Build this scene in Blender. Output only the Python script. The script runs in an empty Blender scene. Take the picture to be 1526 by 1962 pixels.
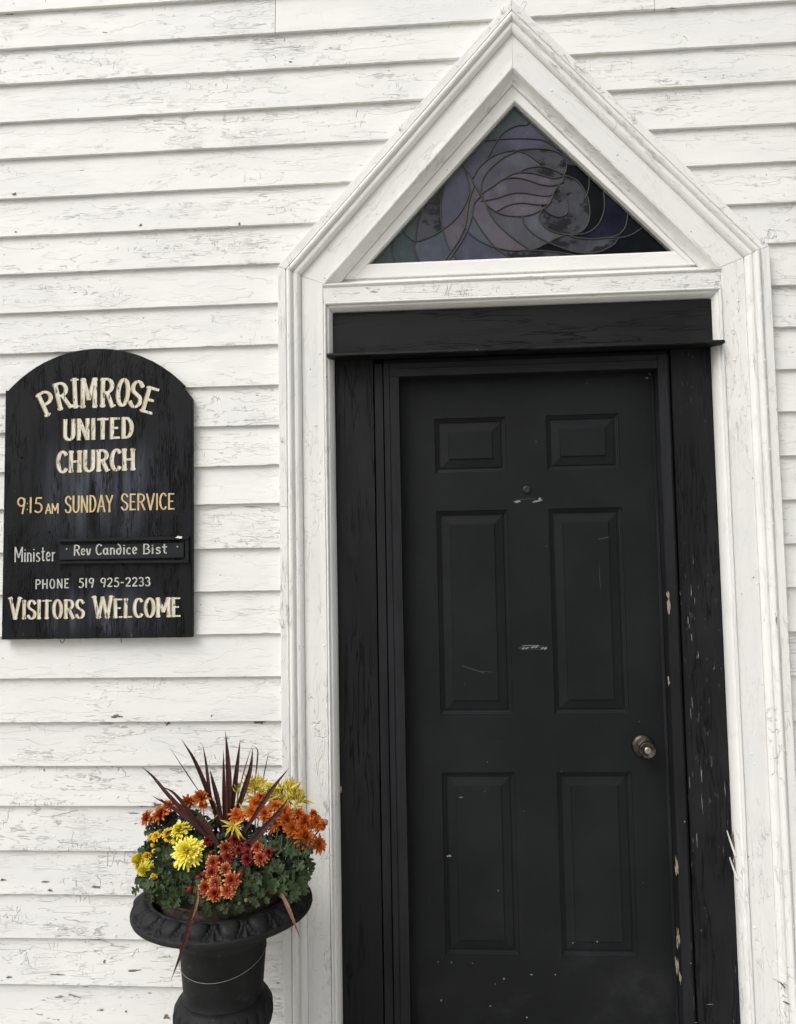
import bpy, bmesh, math, random
import numpy as np
from mathutils import Vector, Matrix, noise as mnoise
R = math.radians
random.seed(7)
S = bpy.context.scene
COL = S.collection

# ------------------------------------------------------------------ camera
CAMP = Vector((-0.2503, -2.3404, 1.4546))
YAW, PITCH, ROLL = R(-3.6215), R(3.739), R(-1.03288)
fw = Vector((math.sin(YAW)*math.cos(PITCH), math.cos(YAW)*math.cos(PITCH), math.sin(PITCH)))
rt0 = Vector((math.cos(YAW), -math.sin(YAW), 0)); up0 = rt0.cross(fw)
rt = math.cos(ROLL)*rt0 + math.sin(ROLL)*up0
up = -math.sin(ROLL)*rt0 + math.cos(ROLL)*up0
cd = bpy.data.cameras.new("camera"); cam = bpy.data.objects.new("camera", cd); COL.objects.link(cam)
cd.sensor_fit = 'HORIZONTAL'; cd.sensor_width = 36; cd.lens = 36*1500/1526
cd.clip_start = .05; cd.clip_end = 500
M = Matrix((rt, up, -fw)).transposed().to_4x4(); M.translation = CAMP
cam.matrix_world = M; S.camera = cam

# ------------------------------------------------------------------ light
SUN_DIR = Vector((-0.55, -0.62, 0.95)).normalized()      # towards the brightest part of the overcast
w = bpy.data.worlds.new("World"); S.world = w; w.use_nodes = True
nt = w.node_tree; nt.nodes.clear()
sky = nt.nodes.new('ShaderNodeTexSky'); sky.sky_type = 'NISHITA'; sky.sun_disc = False
sky.sun_elevation = math.asin(SUN_DIR.z); sky.sun_rotation = math.atan2(SUN_DIR.x, SUN_DIR.y)
sky.dust_density = 4; sky.air_density = 1.0
hs = nt.nodes.new('ShaderNodeHueSaturation'); hs.inputs['Saturation'].default_value = .16
bg = nt.nodes.new('ShaderNodeBackground'); bg.inputs['Strength'].default_value = .125
wo = nt.nodes.new('ShaderNodeOutputWorld')
nt.links.new(sky.outputs[0], hs.inputs['Color']); nt.links.new(hs.outputs[0], bg.inputs[0]); nt.links.new(bg.outputs[0], wo.inputs[0])
ld = bpy.data.lights.new("sun", 'SUN'); ld.energy = 1.15; ld.angle = R(38); ld.color = (1, .975, .94)
lo = bpy.data.objects.new("sun", ld); COL.objects.link(lo)
lo.rotation_euler = (-SUN_DIR).to_track_quat('-Z', 'Y').to_euler()
S.view_settings.view_transform = 'Standard'; S.view_settings.look = 'None'
S.view_settings.exposure = 0.29; S.view_settings.gamma = 1; S.view_settings.use_curve_mapping = False

# ------------------------------------------------------------------ helpers
def at(px, py, Y):
    """point of the plane y = Y seen at a pixel of the 1526 x 1962 photograph"""
    d = fw*1500 + rt*(px-763) - up*(py-981)
    return CAMP + d*((Y-CAMP.y)/d.y)
def atd(px, py, Y):
    p = at(px, py, Y); return p, 1500/((p-CAMP).dot(fw))     # point, pixels per metre
def tag(o, label=None, cat=None, group=None, kind=None):
    if label: o['label'] = label
    if cat: o['category'] = cat
    if group: o['group'] = group
    if kind: o['kind'] = kind
    return o
def thing(name, loc, label, cat, group=None):
    o = bpy.data.objects.new(name, None); COL.objects.link(o); o.location = loc; o.empty_display_size = .05
    return tag(o, label, cat, group)
def link(name, me, parent=None, mat=None):
    o = bpy.data.objects.new(name, me); COL.objects.link(o)
    if mat is not None and not me.materials: me.materials.append(mat)
    if parent is not None:
        o.parent = parent
        if parent.type == 'EMPTY': o.matrix_parent_inverse = Matrix.Translation(-parent.location)
    return o
def mesh(name, verts, faces, mat, parent=None, smooth=False, mi=None):
    me = bpy.data.meshes.new(name); me.from_pydata([tuple(v) for v in verts], [], faces); me.update()
    if smooth: me.polygons.foreach_set('use_smooth', [True]*len(me.polygons))
    for m in (mat if isinstance(mat, list) else [mat]): me.materials.append(getattr(m, 'mat', m))
    if mi: me.polygons.foreach_set('material_index', mi)
    return link(name, me, parent)
class MB:
    def __init__(s): s.v = []; s.f = []; s.m = []
    def add(s, vs, fs, m=0):
        b = len(s.v); s.v += [tuple(v) for v in vs]; s.f += [tuple(i+b for i in f) for f in fs]; s.m += [m]*len(fs)
    def box(s, x0, x1, y0, y1, z0, z1, c=0.0, m=0):
        # chamfered towards the viewer (-y)
        if c:
            vs = [(x0,y1,z0),(x1,y1,z0),(x1,y1,z1),(x0,y1,z1),(x0,y0+c,z0),(x1,y0+c,z0),(x1,y0+c,z1),(x0,y0+c,z1),
                  (x0+c,y0,z0+c),(x1-c,y0,z0+c),(x1-c,y0,z1-c),(x0+c,y0,z1-c)]
            fs = [(0,3,2,1),(0,1,5,4),(1,2,6,5),(2,3,7,6),(3,0,4,7),(4,5,9,8),(5,6,10,9),(6,7,11,10),(7,4,8,11),(8,9,10,11)]
        else:
            vs = [(x0,y1,z0),(x1,y1,z0),(x1,y1,z1),(x0,y1,z1),(x0,y0,z0),(x1,y0,z0),(x1,y0,z1),(x0,y0,z1)]
            fs = [(0,3,2,1),(0,1,5,4),(1,2,6,5),(2,3,7,6),(3,0,4,7),(4,5,6,7)]
        s.add(vs, fs, m)
    def tube(s, pts, rad, n=6, m=0, cap=True):
        pts = [Vector(p) for p in pts]; k = len(pts)
        rads = rad if isinstance(rad, (list, tuple)) else [rad]*k
        rings = []; nrm = None
        for i, p in enumerate(pts):
            t = (pts[min(i+1, k-1)]-pts[max(i-1, 0)]).normalized()
            if nrm is None:
                nrm = t.cross(Vector((0, 0, 1)))
                if nrm.length < .1: nrm = t.cross(Vector((0, 1, 0)))
            nrm = (nrm - t*nrm.dot(t)).normalized(); b = t.cross(nrm)
            rings.append([p+(nrm*math.cos(a)+b*math.sin(a))*rads[i] for a in [2*math.pi*j/n for j in range(n)]])
        vs = [v for r in rings for v in r]
        fs = [(i*n+j, i*n+(j+1) % n, (i+1)*n+(j+1) % n, (i+1)*n+j) for i in range(k-1) for j in range(n)]
        if cap: fs += [tuple(range(n))[::-1], tuple((k-1)*n+j for j in range(n))]
        s.add(vs, fs, m)
    def build(s, name, mat, parent=None, smooth=False):
        return mesh(name, s.v, s.f, mat, parent, smooth, s.m if isinstance(mat, list) else None)
def smoothpath(pts, n=8):
    """Catmull-Rom through points"""
    P = [Vector(p) for p in pts]
    if len(P) < 3: return [P[0].lerp(P[-1], i/n) for i in range(n+1)]
    P = [P[0]*2-P[1]]+P+[P[-1]*2-P[-2]]; out = []
    for i in range(1, len(P)-2):
        for j in range(n):
            t = j/n; a, b, c, d = P[i-1:i+3]
            out.append(.5*((2*b)+(c-a)*t+(2*a-5*b+4*c-d)*t*t+(3*b-a-3*c+d)*t**3))
    return out+[P[-2]]
def n1(x, y=0, z=0): return mnoise.noise(Vector((x, y, z)))

# ------------------------------------------------------------------ materials
class N:
    def __init__(s, name, rough=.5, spec=.5):
        s.mat = bpy.data.materials.new(name); s.mat.use_nodes = True; s.t = s.mat.node_tree
        s.b = s.t.nodes['Principled BSDF']; s.b.inputs['Roughness'].default_value = rough
        s.b.inputs['Specular IOR Level'].default_value = spec
    def new(s, ty, **k):
        n = s.t.nodes.new(ty)
        for a, v in k.items(): setattr(n, a, v)
        return n
    def put(s, i, v):
        if isinstance(v, bpy.types.NodeSocket): s.t.links.new(v, i)
        else: i.default_value = v
    def math(s, op, a, b=0., c=None, clamp=False):
        n = s.new('ShaderNodeMath', operation=op, use_clamp=clamp); s.put(n.inputs[0], a); s.put(n.inputs[1], b)
        if c is not None: s.put(n.inputs[2], c)
        return n.outputs[0]
    def coord(s, rot=0., seed=True):
        tc = s.new('ShaderNodeTexCoord'); v = tc.outputs['Object']
        if rot:
            r = s.new('ShaderNodeVectorRotate', rotation_type='Y_AXIS'); s.put(r.inputs['Vector'], v); r.inputs['Angle'].default_value = rot; v = r.outputs[0]
        if seed:
            oi = s.new('ShaderNodeObjectInfo'); c = s.new('ShaderNodeCombineXYZ')
            k = s.math('MULTIPLY', oi.outputs['Random'], 37.)
            s.put(c.inputs[0], k); s.put(c.inputs[1], k); s.put(c.inputs[2], k)
            a = s.new('ShaderNodeVectorMath', operation='ADD'); s.put(a.inputs[0], v); s.put(a.inputs[1], c.outputs[0]); v = a.outputs[0]
        return v
    def noise(s, v, sc=(1, 1, 1), detail=2, rough=.5, off=0, dist=0.):
        m = s.new('ShaderNodeMapping'); s.put(m.inputs[0], v); m.inputs['Scale'].default_value = sc; m.inputs['Location'].default_value = (off, off*1.7, off*.6)
        n = s.new('ShaderNodeTexNoise'); s.put(n.inputs['Vector'], m.outputs[0]); n.inputs['Scale'].default_value = 1
        n.inputs['Detail'].default_value = detail; n.inputs['Roughness'].default_value = rough; n.inputs['Distortion'].default_value = dist
        return n.outputs[0]
    def step(s, v, a, b):     # smooth 0..1 from a to b
        n = s.new('ShaderNodeMapRange', interpolation_type='SMOOTHSTEP'); s.put(n.inputs[0], v)
        n.inputs[1].default_value = a; n.inputs[2].default_value = b; n.inputs[3].default_value = 0.; n.inputs[4].default_value = 1.
        return n.outputs[0]
    def line(s, v, wd):       # 1 on the level line .5 of a noise
        return s.step(s.math('ABSOLUTE', s.math('SUBTRACT', v, .5)), wd, 0.)
    def mul(s, *a):
        r = a[0]
        for x in a[1:]: r = s.math('MULTIPLY', r, x)
        return r
    def mix(s, f, a, b):
        n = s.new('ShaderNodeMix', data_type='RGBA'); s.put(n.inputs[0], f)
        for i, v in ((6, a), (7, b)):
            if isinstance(v, tuple): v = (*v, 1) if len(v) == 3 else v
            s.put(n.inputs[i], v)
        return n.outputs[2]
    def specks(s, v, sc, r, keep):
        vo = s.new('ShaderNodeTexVoronoi'); s.put(vo.inputs['Vector'], v); vo.inputs['Scale'].default_value = sc
        sep = s.new('ShaderNodeSeparateColor'); s.put(sep.inputs[0], vo.outputs['Color'])
        big = s.math('MULTIPLY', sep.outputs[1], r)
        d = s.math('LESS_THAN', vo.outputs['Distance'], big)
        return s.mul(d, s.math('GREATER_THAN', sep.outputs[0], keep))
    def bump(s, h, dist=.001, strength=1.):
        n = s.new('ShaderNodeBump'); n.inputs['Distance'].default_value = dist; n.inputs['Strength'].default_value = strength
        s.put(n.inputs['Height'], h); s.t.links.new(n.outputs[0], s.b.inputs['Normal'])
    def col(s, c): s.put(s.b.inputs['Base Color'], (*c, 1) if isinstance(c, tuple) else c)
    def rough(s, r): s.put(s.b.inputs['Roughness'], r)

def white_paint(name, rot=0., wear=.5, plates=1., base=(.800, .790, .758), base2=(.745, .742, .722), chips=1.):
    m = N(name, .55, .35); v = m.coord(rot)
    low = m.noise(v, (2.2, 2.2, 6), 3); mid = m.noise(v, (9, 9, 30), 3, off=3)
    c = m.mix(m.step(low, .35, .68), base, base2)
    c = m.mix(m.mul(m.step(mid, .55, .8), .10), c, (.70, .695, .67))
    warp = m.noise(v, (20, 20, 60), 3, .6, off=9)
    oi = m.new('ShaderNodeObjectInfo')
    reg = m.step(m.math('ADD', m.noise(v, (1.6, 1.6, 3.2), 3, .6, off=71), m.math('MULTIPLY', oi.outputs['Random'], .14)), .52-.08*wear, .70-.08*wear)
    reg = m.math('ADD', .22, m.math('MULTIPLY', reg, .78))
    patch = m.step(m.noise(v, (4.5, 4.5, 14), 2, off=1), .56-.13*wear, .70-.1*wear)
    patch2 = m.step(m.noise(v, (7, 7, 16), 2, off=21), .60-.12*wear, .70-.1*wear)
    l1 = m.mul(m.line(m.noise(v, (8, 8, 70), 4, .5, off=5, dist=.12), .030), patch, m.step(m.noise(v, (30, 30, 50), 1, off=31), .42, .56))
    l2 = m.mul(m.line(m.noise(v, (44, 44, 16), 2, .45, off=7, dist=.1), .026), patch2, m.step(m.noise(v, (50, 50, 30), 1, off=33), .48, .6))
    fine = m.mul(m.line(m.noise(v, (22, 22, 150), 3, .5, off=8), .05), m.step(m.noise(v, (5, 5, 11), 2, off=11), .52, .62), .55)
    edge_n = m.noise(v, (7, 7, 34), 4, .55, off=13, dist=.15)
    pl = m.mul(m.step(edge_n, .548, .556), plates)
    pledge = m.mul(m.line(m.math('SUBTRACT', edge_n, .052), .006), plates, m.step(m.noise(v, (25, 25, 30), 1, off=41), .45, .55))
    ch = m.mul(m.step(m.noise(v, (16, 16, 75), 4, .62, off=17), .715-.05*wear, .73-.05*wear), m.step(m.noise(v, (3, 3, 5), 1, off=19), .56, .60), chips)
    sp = m.specks(v, 38, .10, .90)
    l1, l2, fine, pl = m.mul(l1, reg), m.mul(l2, reg), m.mul(fine, reg), m.mul(pl, reg)
    rel = m.noise(v, (60, 60, 220), 3, .6, off=23)
    big = m.noise(v, (5, 5, 14), 2, off=29)
    c = m.mix(m.mul(l1, .15+.14*wear), c, (.30, .29, .27)); c = m.mix(m.mul(l2, .13+.12*wear), c, (.34, .33, .30))
    c = m.mix(m.mul(fine, .08+.14*wear), c, (.34, .32, .29)); c = m.mix(m.mul(pledge, reg, .08), c, (.36, .34, .31))
    c = m.mix(ch, c, m.mix(rel, (.19, .165, .15), (.36, .33, .30))); c = m.mix(m.mul(sp, .75), c, (.12, .10, .085))
    m.col(c)
    h = m.math('ADD', m.math('MULTIPLY', rel, .12), m.math('MULTIPLY', big, 1.3))
    h = m.math('ADD', h, m.math('MULTIPLY', pl, 1.1)); h = m.math('ADD', h, m.math('MULTIPLY', warp, .35))
    for x, k in ((l1, -1.3), (l2, -1.2), (fine, -.5), (ch, -.9)): h = m.math('ADD', h, m.math('MULTIPLY', x, k))
    m.bump(h, .0020, 1.)
    return m.mat
def black_paint(name, rot=0., flecks=.0, cracks=1., base=(.0085, .0088, .0096), rough=.5, smear=.3, fleckcol=(.42, .38, .33), grain=1.):
    m = N(name, rough, .16); v = m.coord(rot)
    low = m.noise(v, (2, 2, 9), 4, .6); fib = m.noise(v, (5, 5, 170), 4, .6, off=3)
    c = m.mix(m.step(low, .35, .7), base, tuple(x*1.7 for x in base))
    c = m.mix(m.mul(m.step(fib, .5, .8), .3), c, tuple(x*2.2 for x in base))
    sm = m.mul(m.step(m.noise(v, (3, 3, 4), 5, .65, off=6), .56, .78), smear)
    c = m.mix(m.mul(sm, .25), c, (.09, .095, .10))
    pa = m.step(m.noise(v, (3, 3, 18), 2, off=9), .46, .58)
    cr = m.mul(m.line(m.noise(v, (6, 6, 75), 3, .5, off=12, dist=.3), .055), pa, cracks)
    c = m.mix(cr, c, (.0015, .0015, .0015))
    if flecks:
        f = m.mul(m.step(m.noise(v, (24, 24, 420), 2, .5, off=15), .73, .75), m.step(m.noise(v, (2.2, 2.2, 7), 2, off=18), .44, .56))
        f2 = m.mul(m.line(m.noise(v, (9, 9, 170), 2, .5, off=52), .014), m.step(m.noise(v, (26, 26, 60), 1, off=56), .66, .70), m.step(m.noise(v, (2.2, 2.2, 7), 2, off=58), .46, .56))
        c = m.mix(m.math('MAXIMUM', m.mul(f, .7), m.mul(f2, .6)), c, fleckcol)
    sp = m.specks(v, 30, .09, .88); c = m.mix(m.mul(sp, .5), c, (.35, .35, .34))
    m.col(c)
    m.rough(m.math('ADD', rough-.18, m.math('MULTIPLY', low, .42)))
    h = m.math('ADD', m.math('MULTIPLY', fib, .35*grain), m.math('MULTIPLY', low, .8))
    h = m.math('ADD', h, m.math('MULTIPLY', cr, -.8))
    m.bump(h, .0016, .8)
    return m.mat
def simple(name, col, rough=.6, metal=0., var=.25, sc=40, spec=.4, bumpd=.0006):
    m = N(name, rough, spec); v = m.coord(); n = m.noise(v, (sc, sc, sc), 3)
    m.col(m.mix(n, tuple(x*(1-var) for x in col), tuple(min(1, x*(1+var)) for x in col)))
    m.b.inputs['Metallic'].default_value = metal
    if bumpd: m.bump(n, bumpd, .6)
    return m.mat
V90 = R(90)
W_clap = [white_paint("white_paint_clapboard", 0, .32), white_paint("white_paint_clapboard_worn", 0, .95, chips=1.)]
W_vert = white_paint("white_paint_upright", V90, .25)
W_rakeL = white_paint("white_paint_left_rake", R(47.9), .2)
W_rakeR = white_paint("white_paint_right_rake", R(-47.9), .3)
W_horz = white_paint("white_paint_rail", 0, .35)
W_smooth = white_paint("white_paint_smooth", 0, -.35, .35, chips=0, base=(.82, .815, .78), base2=(.78, .775, .745))
W_flake = simple("white_paint_flake", (.76, .755, .74), .5, var=.06)
K_vert = black_paint("black_paint_upright", V90, 0.0, 1.0)
K_vertR = black_paint("black_paint_weathered_upright", V90, 1.0, .9)
K_horz = black_paint("black_paint_rail", 0, .0, 1.0)
K_trim = black_paint("black_paint_trim", V90, 0, .25, base=(.0115, .012, .0135), rough=.5)
K_trimH = black_paint("black_paint_trim_head", 0, 0, .25, base=(.0115, .012, .0135), rough=.5)
K_dark = simple("dark_void", (.004, .004, .004), .9)
BARE = simple("bare_weathered_wood", (.27, .225, .175), .8, var=.35, sc=120)
def door_paint():
    m = N("black_door_paint", .42, .17); v = m.coord(V90, False)
    low = m.noise(v, (2.6, 2.6, 3.4), 5, .65); fine = m.noise(v, (120, 120, 160), 3)
    c = m.mix(m.step(low, .38, .72), (.0078, .0085, .0095), (.0124, .0133, .0148))
    sep = m.new('ShaderNodeSeparateXYZ'); tc = m.new('ShaderNodeTexCoord'); m.put(sep.inputs[0], tc.outputs['Object'])
    lowz = m.step(sep.outputs[2], .55, .05)
    dust = m.mul(m.step(m.noise(v, (7, 7, 5), 6, .7, off=4), .5, .78), lowz)
    c = m.mix(m.mul(dust, .20), c, (.075, .077, .08))
    scr = m.mul(m.line(m.noise(v, (3, 3, 26), 2, .4, off=8), .006), m.step(m.noise(v, (5, 5, 5), 1, off=10), .62, .66))
    sp = m.specks(v, 34, .075, .90); c = m.mix(m.mul(sp, m.math('ADD', .25, m.mul(lowz, .7))), c, (.5, .5, .48))
    m.col(c); m.rough(m.math('ADD', .26, m.math('MULTIPLY', m.noise(v, (1.5, 1.5, 5), 5, .65, off=90), .5)))
    m.bump(m.math('ADD', m.math('MULTIPLY', fine, .12), low), .0012, .5)
    return m.mat
K_door = door_paint()

# ------------------------------------------------------------------ ground, landing
def ground_mat():
    m = N("gravel_ground", .9); v = m.coord(0, False); n = m.noise(v, (6, 6, 6), 6, .7)
    m.col(m.mix(n, (.24, .235, .19), (.44, .43, .38))); m.bump(n, .02); return m.mat
mb = MB(); mb.add([(-120, .06, -.22), (-120, -200, -.22), (120, -200, -.22), (120, .06, -.22)], [(0, 1, 2, 3)])
tag(mb.build("ground", ground_mat()), kind='structure')
def conc():
    m = N("concrete", .85); v = m.coord(0, False); n = m.noise(v, (9, 9, 9), 6, .7)
    m.col(m.mix(n, (.34, .335, .31), (.50, .49, .46))); m.bump(n, .003); return m.mat
mb = MB(); mb.box(-2.2, 2.0, -1.5, .055, -.22, -.045, .012)
tag(mb.build("landing", conc()), kind='structure')

# ------------------------------------------------------------------ clapboard wall
XA, XB = -.755, .717            # outer edges of the door casing
ZK, ZT = 2.372, 3.186           # corner and apex of the casing
XM = (XA+XB)/2
SL = (ZT-ZK)/(XM-XA); ANG = math.atan(SL)
wall = thing("clapboard_wall", (-1.2, .02, -.2), "white painted church wall of peeling horizontal clapboards around the pointed doorway", "wall")
mb = MB()
mb.box(-4.2, XA+.1, .050, .20, -.2, 4.2); mb.box(XB-.1, 3.2, .050, .20, -.2, 4.2)
tag(mb.build("sheathing", K_dark, wall))
ZL = [4.19, 4.06, 3.93, 3.80, 3.66, 3.53, 3.40, 3.2655, 3.1405, 3.0213, 2.8943, 2.7716, 2.641, 2.5159, 2.392, 2.2668, 2.1363, 2.0099, 1.8846, 1.7598, 1.6433, 1.5079, 1.378,
      1.2491, 1.1214, .9891, .8582, .7391, .6071, .4788, .3507, .2167, .0850, -.045, -.17]
ZR = [4.19, 4.06, 3.93, 3.80, 3.66, 3.53, 3.40, 3.2655, 3.1395, 3.0097, 2.889, 2.757, 2.638, 2.5118, 2.3874, 2.2584, 2.1322, 2.0049, 1.8786, 1.7488, 1.6182, 1.4901, 1.3645, 1.2368,
      1.1099, .981, .852, .724, .597, .470, .343, .215, .086, -.043, -.17]
def clapboard(x0, x1, zb, zt, slope0=0, slope1=0, worn=False, seed=0):
    """one tapered board; slope = dx/dz of its end cut"""
    rows = []
    prof = [(.0215, zb+.0012, 0), (.0086, zb+.0004, 0), (.0078, zb+.0014, 0), (.0122, zb+.35*(zt-zb), 1), (.0165, zb+.7*(zt-zb), 1), (.0207, zt+.012, 0)]
    L = x1-x0; n = max(3, int(L/.016))
    vs = []; fs = []
    tilt = .0016*n1(seed*1.3, 5.1); 
    for i in range(n+1):
        for k, (y, z, c) in enumerate(prof):
            x = (x0+slope0*(z-zb))*(1-i/n)+(x1+slope1*(z-zb))*(i/n)
            dy = .0011*n1(x*2.3, seed*3.7, z*2)+.00045*n1(x*14, seed*3.1, z*9)
            dz = 0
            if k <= 2:
                dz = .0013*n1(x*1.7, seed*2.9)+.0006*n1(x*17, seed*1.9)+.0005*n1(x*50, seed*4.9)
                nb = n1(x*23, seed*7.7)
                if nb > .42: dz += (nb-.42)*.010
            if c: dy += .0009*n1(x*3, seed*5, 7)
            vs.append((x, y+dy*(1 if k < 5 else .3), z+dz+(tilt*(x-x0)/max(L, .1) if k <= 2 else 0)))
    K = len(prof)
    for i in range(n):
        for k in range(K-1):
            a = i*K+k; fs.append((a, a+K, a+K+1, a+1))
    fs.append(tuple(range(K))); fs.append(tuple(n*K+k for k in range(K))[::-1])
    me = bpy.data.meshes.new("clapboard"); me.from_pydata(vs, [], fs); me.update()
    o = link("clapboard", me, wall, W_clap[1] if worn else W_clap[0])
sd = 1
for i in range(len(ZL)-1):
    zb, zt = ZL[i+1], ZL[i]
    worn = zb < .75
    if zb > 3.2:                                                  # unbroken courses over the peak
        cuts = [-4.2, -.9, .9, 3.2] if i % 2 else [-4.2, -1.9, .35, 3.2]
        for a, b in zip(cuts, cuts[1:]): clapboard(a, b-.0022, zb, zt, seed=sd); sd += 1
        continue
    if abs(zb-3.1405) < .001:
        jl = at(527, 30, .012).x; jr = at(1254, 8, .012).x
        for a, b in ((-4.2, jl), (jl+.002, jr), (jr+.002, 3.2)): clapboard(a, b, zb, zt, seed=sd); sd += 1
        continue
    def edge(z): return XM-(ZT-z)/SL+.055 if z > ZK-.02 else XA+.045
    if zb > ZK-.02: clapboard(-4.2, edge(zb), zb, zt, 0, 1/SL, worn, sd)
    else: clapboard(-4.2, edge(zb), zb, zt, 0, 0, worn, sd)
    sd += 1
    zb, zt = ZR[i+1], ZR[i]
    if abs(zb-3.1395) < .001: continue
    if zb > ZK-.02: clapboard(XM*2-edge(zb), 3.2, zb, zt, -1/SL, 0, worn, sd)
    else: clapboard(XB-.045, 3.2, zb, zt, 0, 0, worn, sd)
    sd += 1
# plain frieze board closing the wall at the top
mb = MB(); mb.box(-4.2, 3.2, -.012, .2, 4.184, 4.34, .004); mb.build("frieze_board", W_smooth, wall)

# ------------------------------------------------------------------ pointed casing
PATH = [Vector((XA, -.05)), Vector((XA, ZK)), Vector((XM, ZT)), Vector((XB, ZK)), Vector((XB, -.05))]
def offset_path(P, u):
    """offset polyline to its right-hand side (towards the opening) by u"""
    out = []
    for i, p in enumerate(P):
        def nrm(a, b): d = (b-a).normalized(); return Vector((d.y, -d.x))
        if i == 0: out.append(p+nrm(P[0], P[1])*u)
        elif i == len(P)-1: out.append(p+nrm(P[-2], P[-1])*u)
        else:
            a, b = nrm(P[i-1], p), nrm(p, P[i+1]); m = (a+b).normalized(); out.append(p+m*(u/m.dot(a)))
    return out
def sweep(name, P, prof, parent, mats, wob=.0004, gap=.0006, sharp=None):
    """sweep a (u, y) profile along each leg of the path; every leg is a part of its own"""
    offs = [offset_path(P, u) for u, y in prof]; res = []
    for s in range(len(P)-1):
        L = (P[s+1]-P[s]).length; n = max(2, int(L/.03)); K = len(prof); vs = []
        g = gap/L
        for i in range(n+1):
            t = g+(1-2*g)*i/n
            for k, (u, y) in enumerate(prof):
                q = offs[k][s].lerp(offs[k][s+1], t)
                sd = s*7.3+u*60+len(name)
                wy = wob*(1.6*n1(q.x*2+q.y*2, sd)+n1(q.x*15+q.y*15, sd+2)+.6*n1(q.x*45+q.y*45, sd+4))
                wx = wob*(1.6*n1(q.x*2.2-q.y*2.2, sd+9)+.8*n1(q.x*21-q.y*21, sd+11))
                vs.append((q.x+wx*.8, y+wy, q.y+wx*.6))
        fs = [(i*K+k, i*K+k+1, (i+1)*K+k+1, (i+1)*K+k) for i in range(n) for k in range(K-1)]
        fs += [tuple(range(K))[::-1], tuple(n*K+k for k in range(K))]
        o = mesh(name, vs, fs, mats[s], parent); res.append(o)
    return res
casing = thing("door_casing", (XM, 0, -.05), "white flaking timber casing with a steep pointed gable framing the black door", "door casing")
WM = [W_vert, W_rakeL, W_rakeR, W_vert]
# backband: flat fillet, round ridge, groove, second ridge
bb = [(0, .035), (0, -.014), (.0015, -.016), (.023, -.016), (.0245, -.0115), (.0265, -.0115), (.028, -.018), (.031, -.0225), (.035, -.0245), (.040, -.0235), (.044, -.019), (.0455, -.0125),
      (.048, -.0115), (.050, -.015), (.054, -.0165), (.060, -.0155), (.066, -.011), (.069, -.006), (.0695, .002)]
sweep("backband_moulding", PATH, bb, casing, WM)
sweep("casing_board", PATH, [(.0700, .02), (.0702, 0.0), (.095, -.0004), (.120, .0004), (.1355, .0), (.1372, .0015), (.1375, .03)], casing, WM, wob=.0003)
# inner cove of the gable, with its base along the lintel
GU = .1378
tri = offset_path(PATH, GU)
zlin = 2.3175
def on_line(P, i, z): a, b = P[i], P[i+1]; t = (z-a.y)/(b.y-a.y); return a.lerp(b, t)
TP = [on_line(tri, 1, zlin), tri[2], on_line(tri, 2, zlin)]
cove = [(.0002, .004), (.0004, -.004), (.003, -.0062), (.007, -.005), (.009, .001), (.011, .008), (.015, .017), (.020, .024), (.0265, .028), (.028, .031), (.0285, .040)]
sweep("cove_moulding", TP, cove, casing, [W_rakeL, W_rakeR], gap=0)
# lintel board with a bead on its top
lx0, lx1 = XA+.1382, XB-.1382
mb = MB()
def strip(mbx, x0, x1, prof, n=60, sd=0, wob=.0005):
    K = len(prof); vs = []
    for i in range(n+1):
        x = x0+(x1-x0)*i/n
        for (y, z) in prof:
            vs.append((x, y+wob*(n1(x*3, sd+z*30)+.7*n1(x*25, sd+z*30)), z+wob*(n1(x*2.5, sd+4+z*20)+.6*n1(x*30, sd+z*20))))
    fs = [(i*K+k, (i+1)*K+k, (i+1)*K+k+1, i*K+k+1) for i in range(n) for k in range(K-1)]
    fs += [tuple(range(K)), tuple(n*K+k for k in range(K))[::-1]]
    mbx.add(vs, fs)
strip(mb, lx0, lx1, [(.03, 2.2590), (.0025, 2.2592), (.001, 2.261), (.0006, 2.285), (.001, 2.3040), (.0022, 2.3052), (.0026, 2.3066), (-.001, 2.308), (-.0042, 2.311), (-.0045, 2.3135), (-.002, 2.316), (.004, 2.3172), (.012, 2.3175)], sd=3)
mb.build("lintel_board", W_horz, casing)
# sill and bottom rail of the gable light
mb = MB(); a = TP[0].x+.002; b = TP[-1].x-.002
strip(mb, a, b, [(.0125, 2.3178), (.030, 2.3235), (.0345, 2.326), (.0355, 2.334), (.043, 2.337), (.046, 2.342), (.0465, 2.385)], sd=5, wob=.0003)
mb.build("transom_sill", W_smooth, casing)
# panel moulding round the black door frame
PM = [Vector((XA+.1385, -.05)), Vector((XA+.1385, 2.2583)), Vector((XB-.1385, 2.2583)), Vector((XB-.1385, -.05))]
sweep("panel_moulding", PM, [(.0002, .012), (.0006, -.003), (.003, -.0052), (.006, -.005), (.0085, -.0015), (.0095, .004), (.012, .0045), (.0150, .0055), (.019, .011), (.0235, .020), (.0258, .030), (.0262, .040)],
      casing, [W_vert, W_horz, W_vert], wob=.0005)

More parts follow.
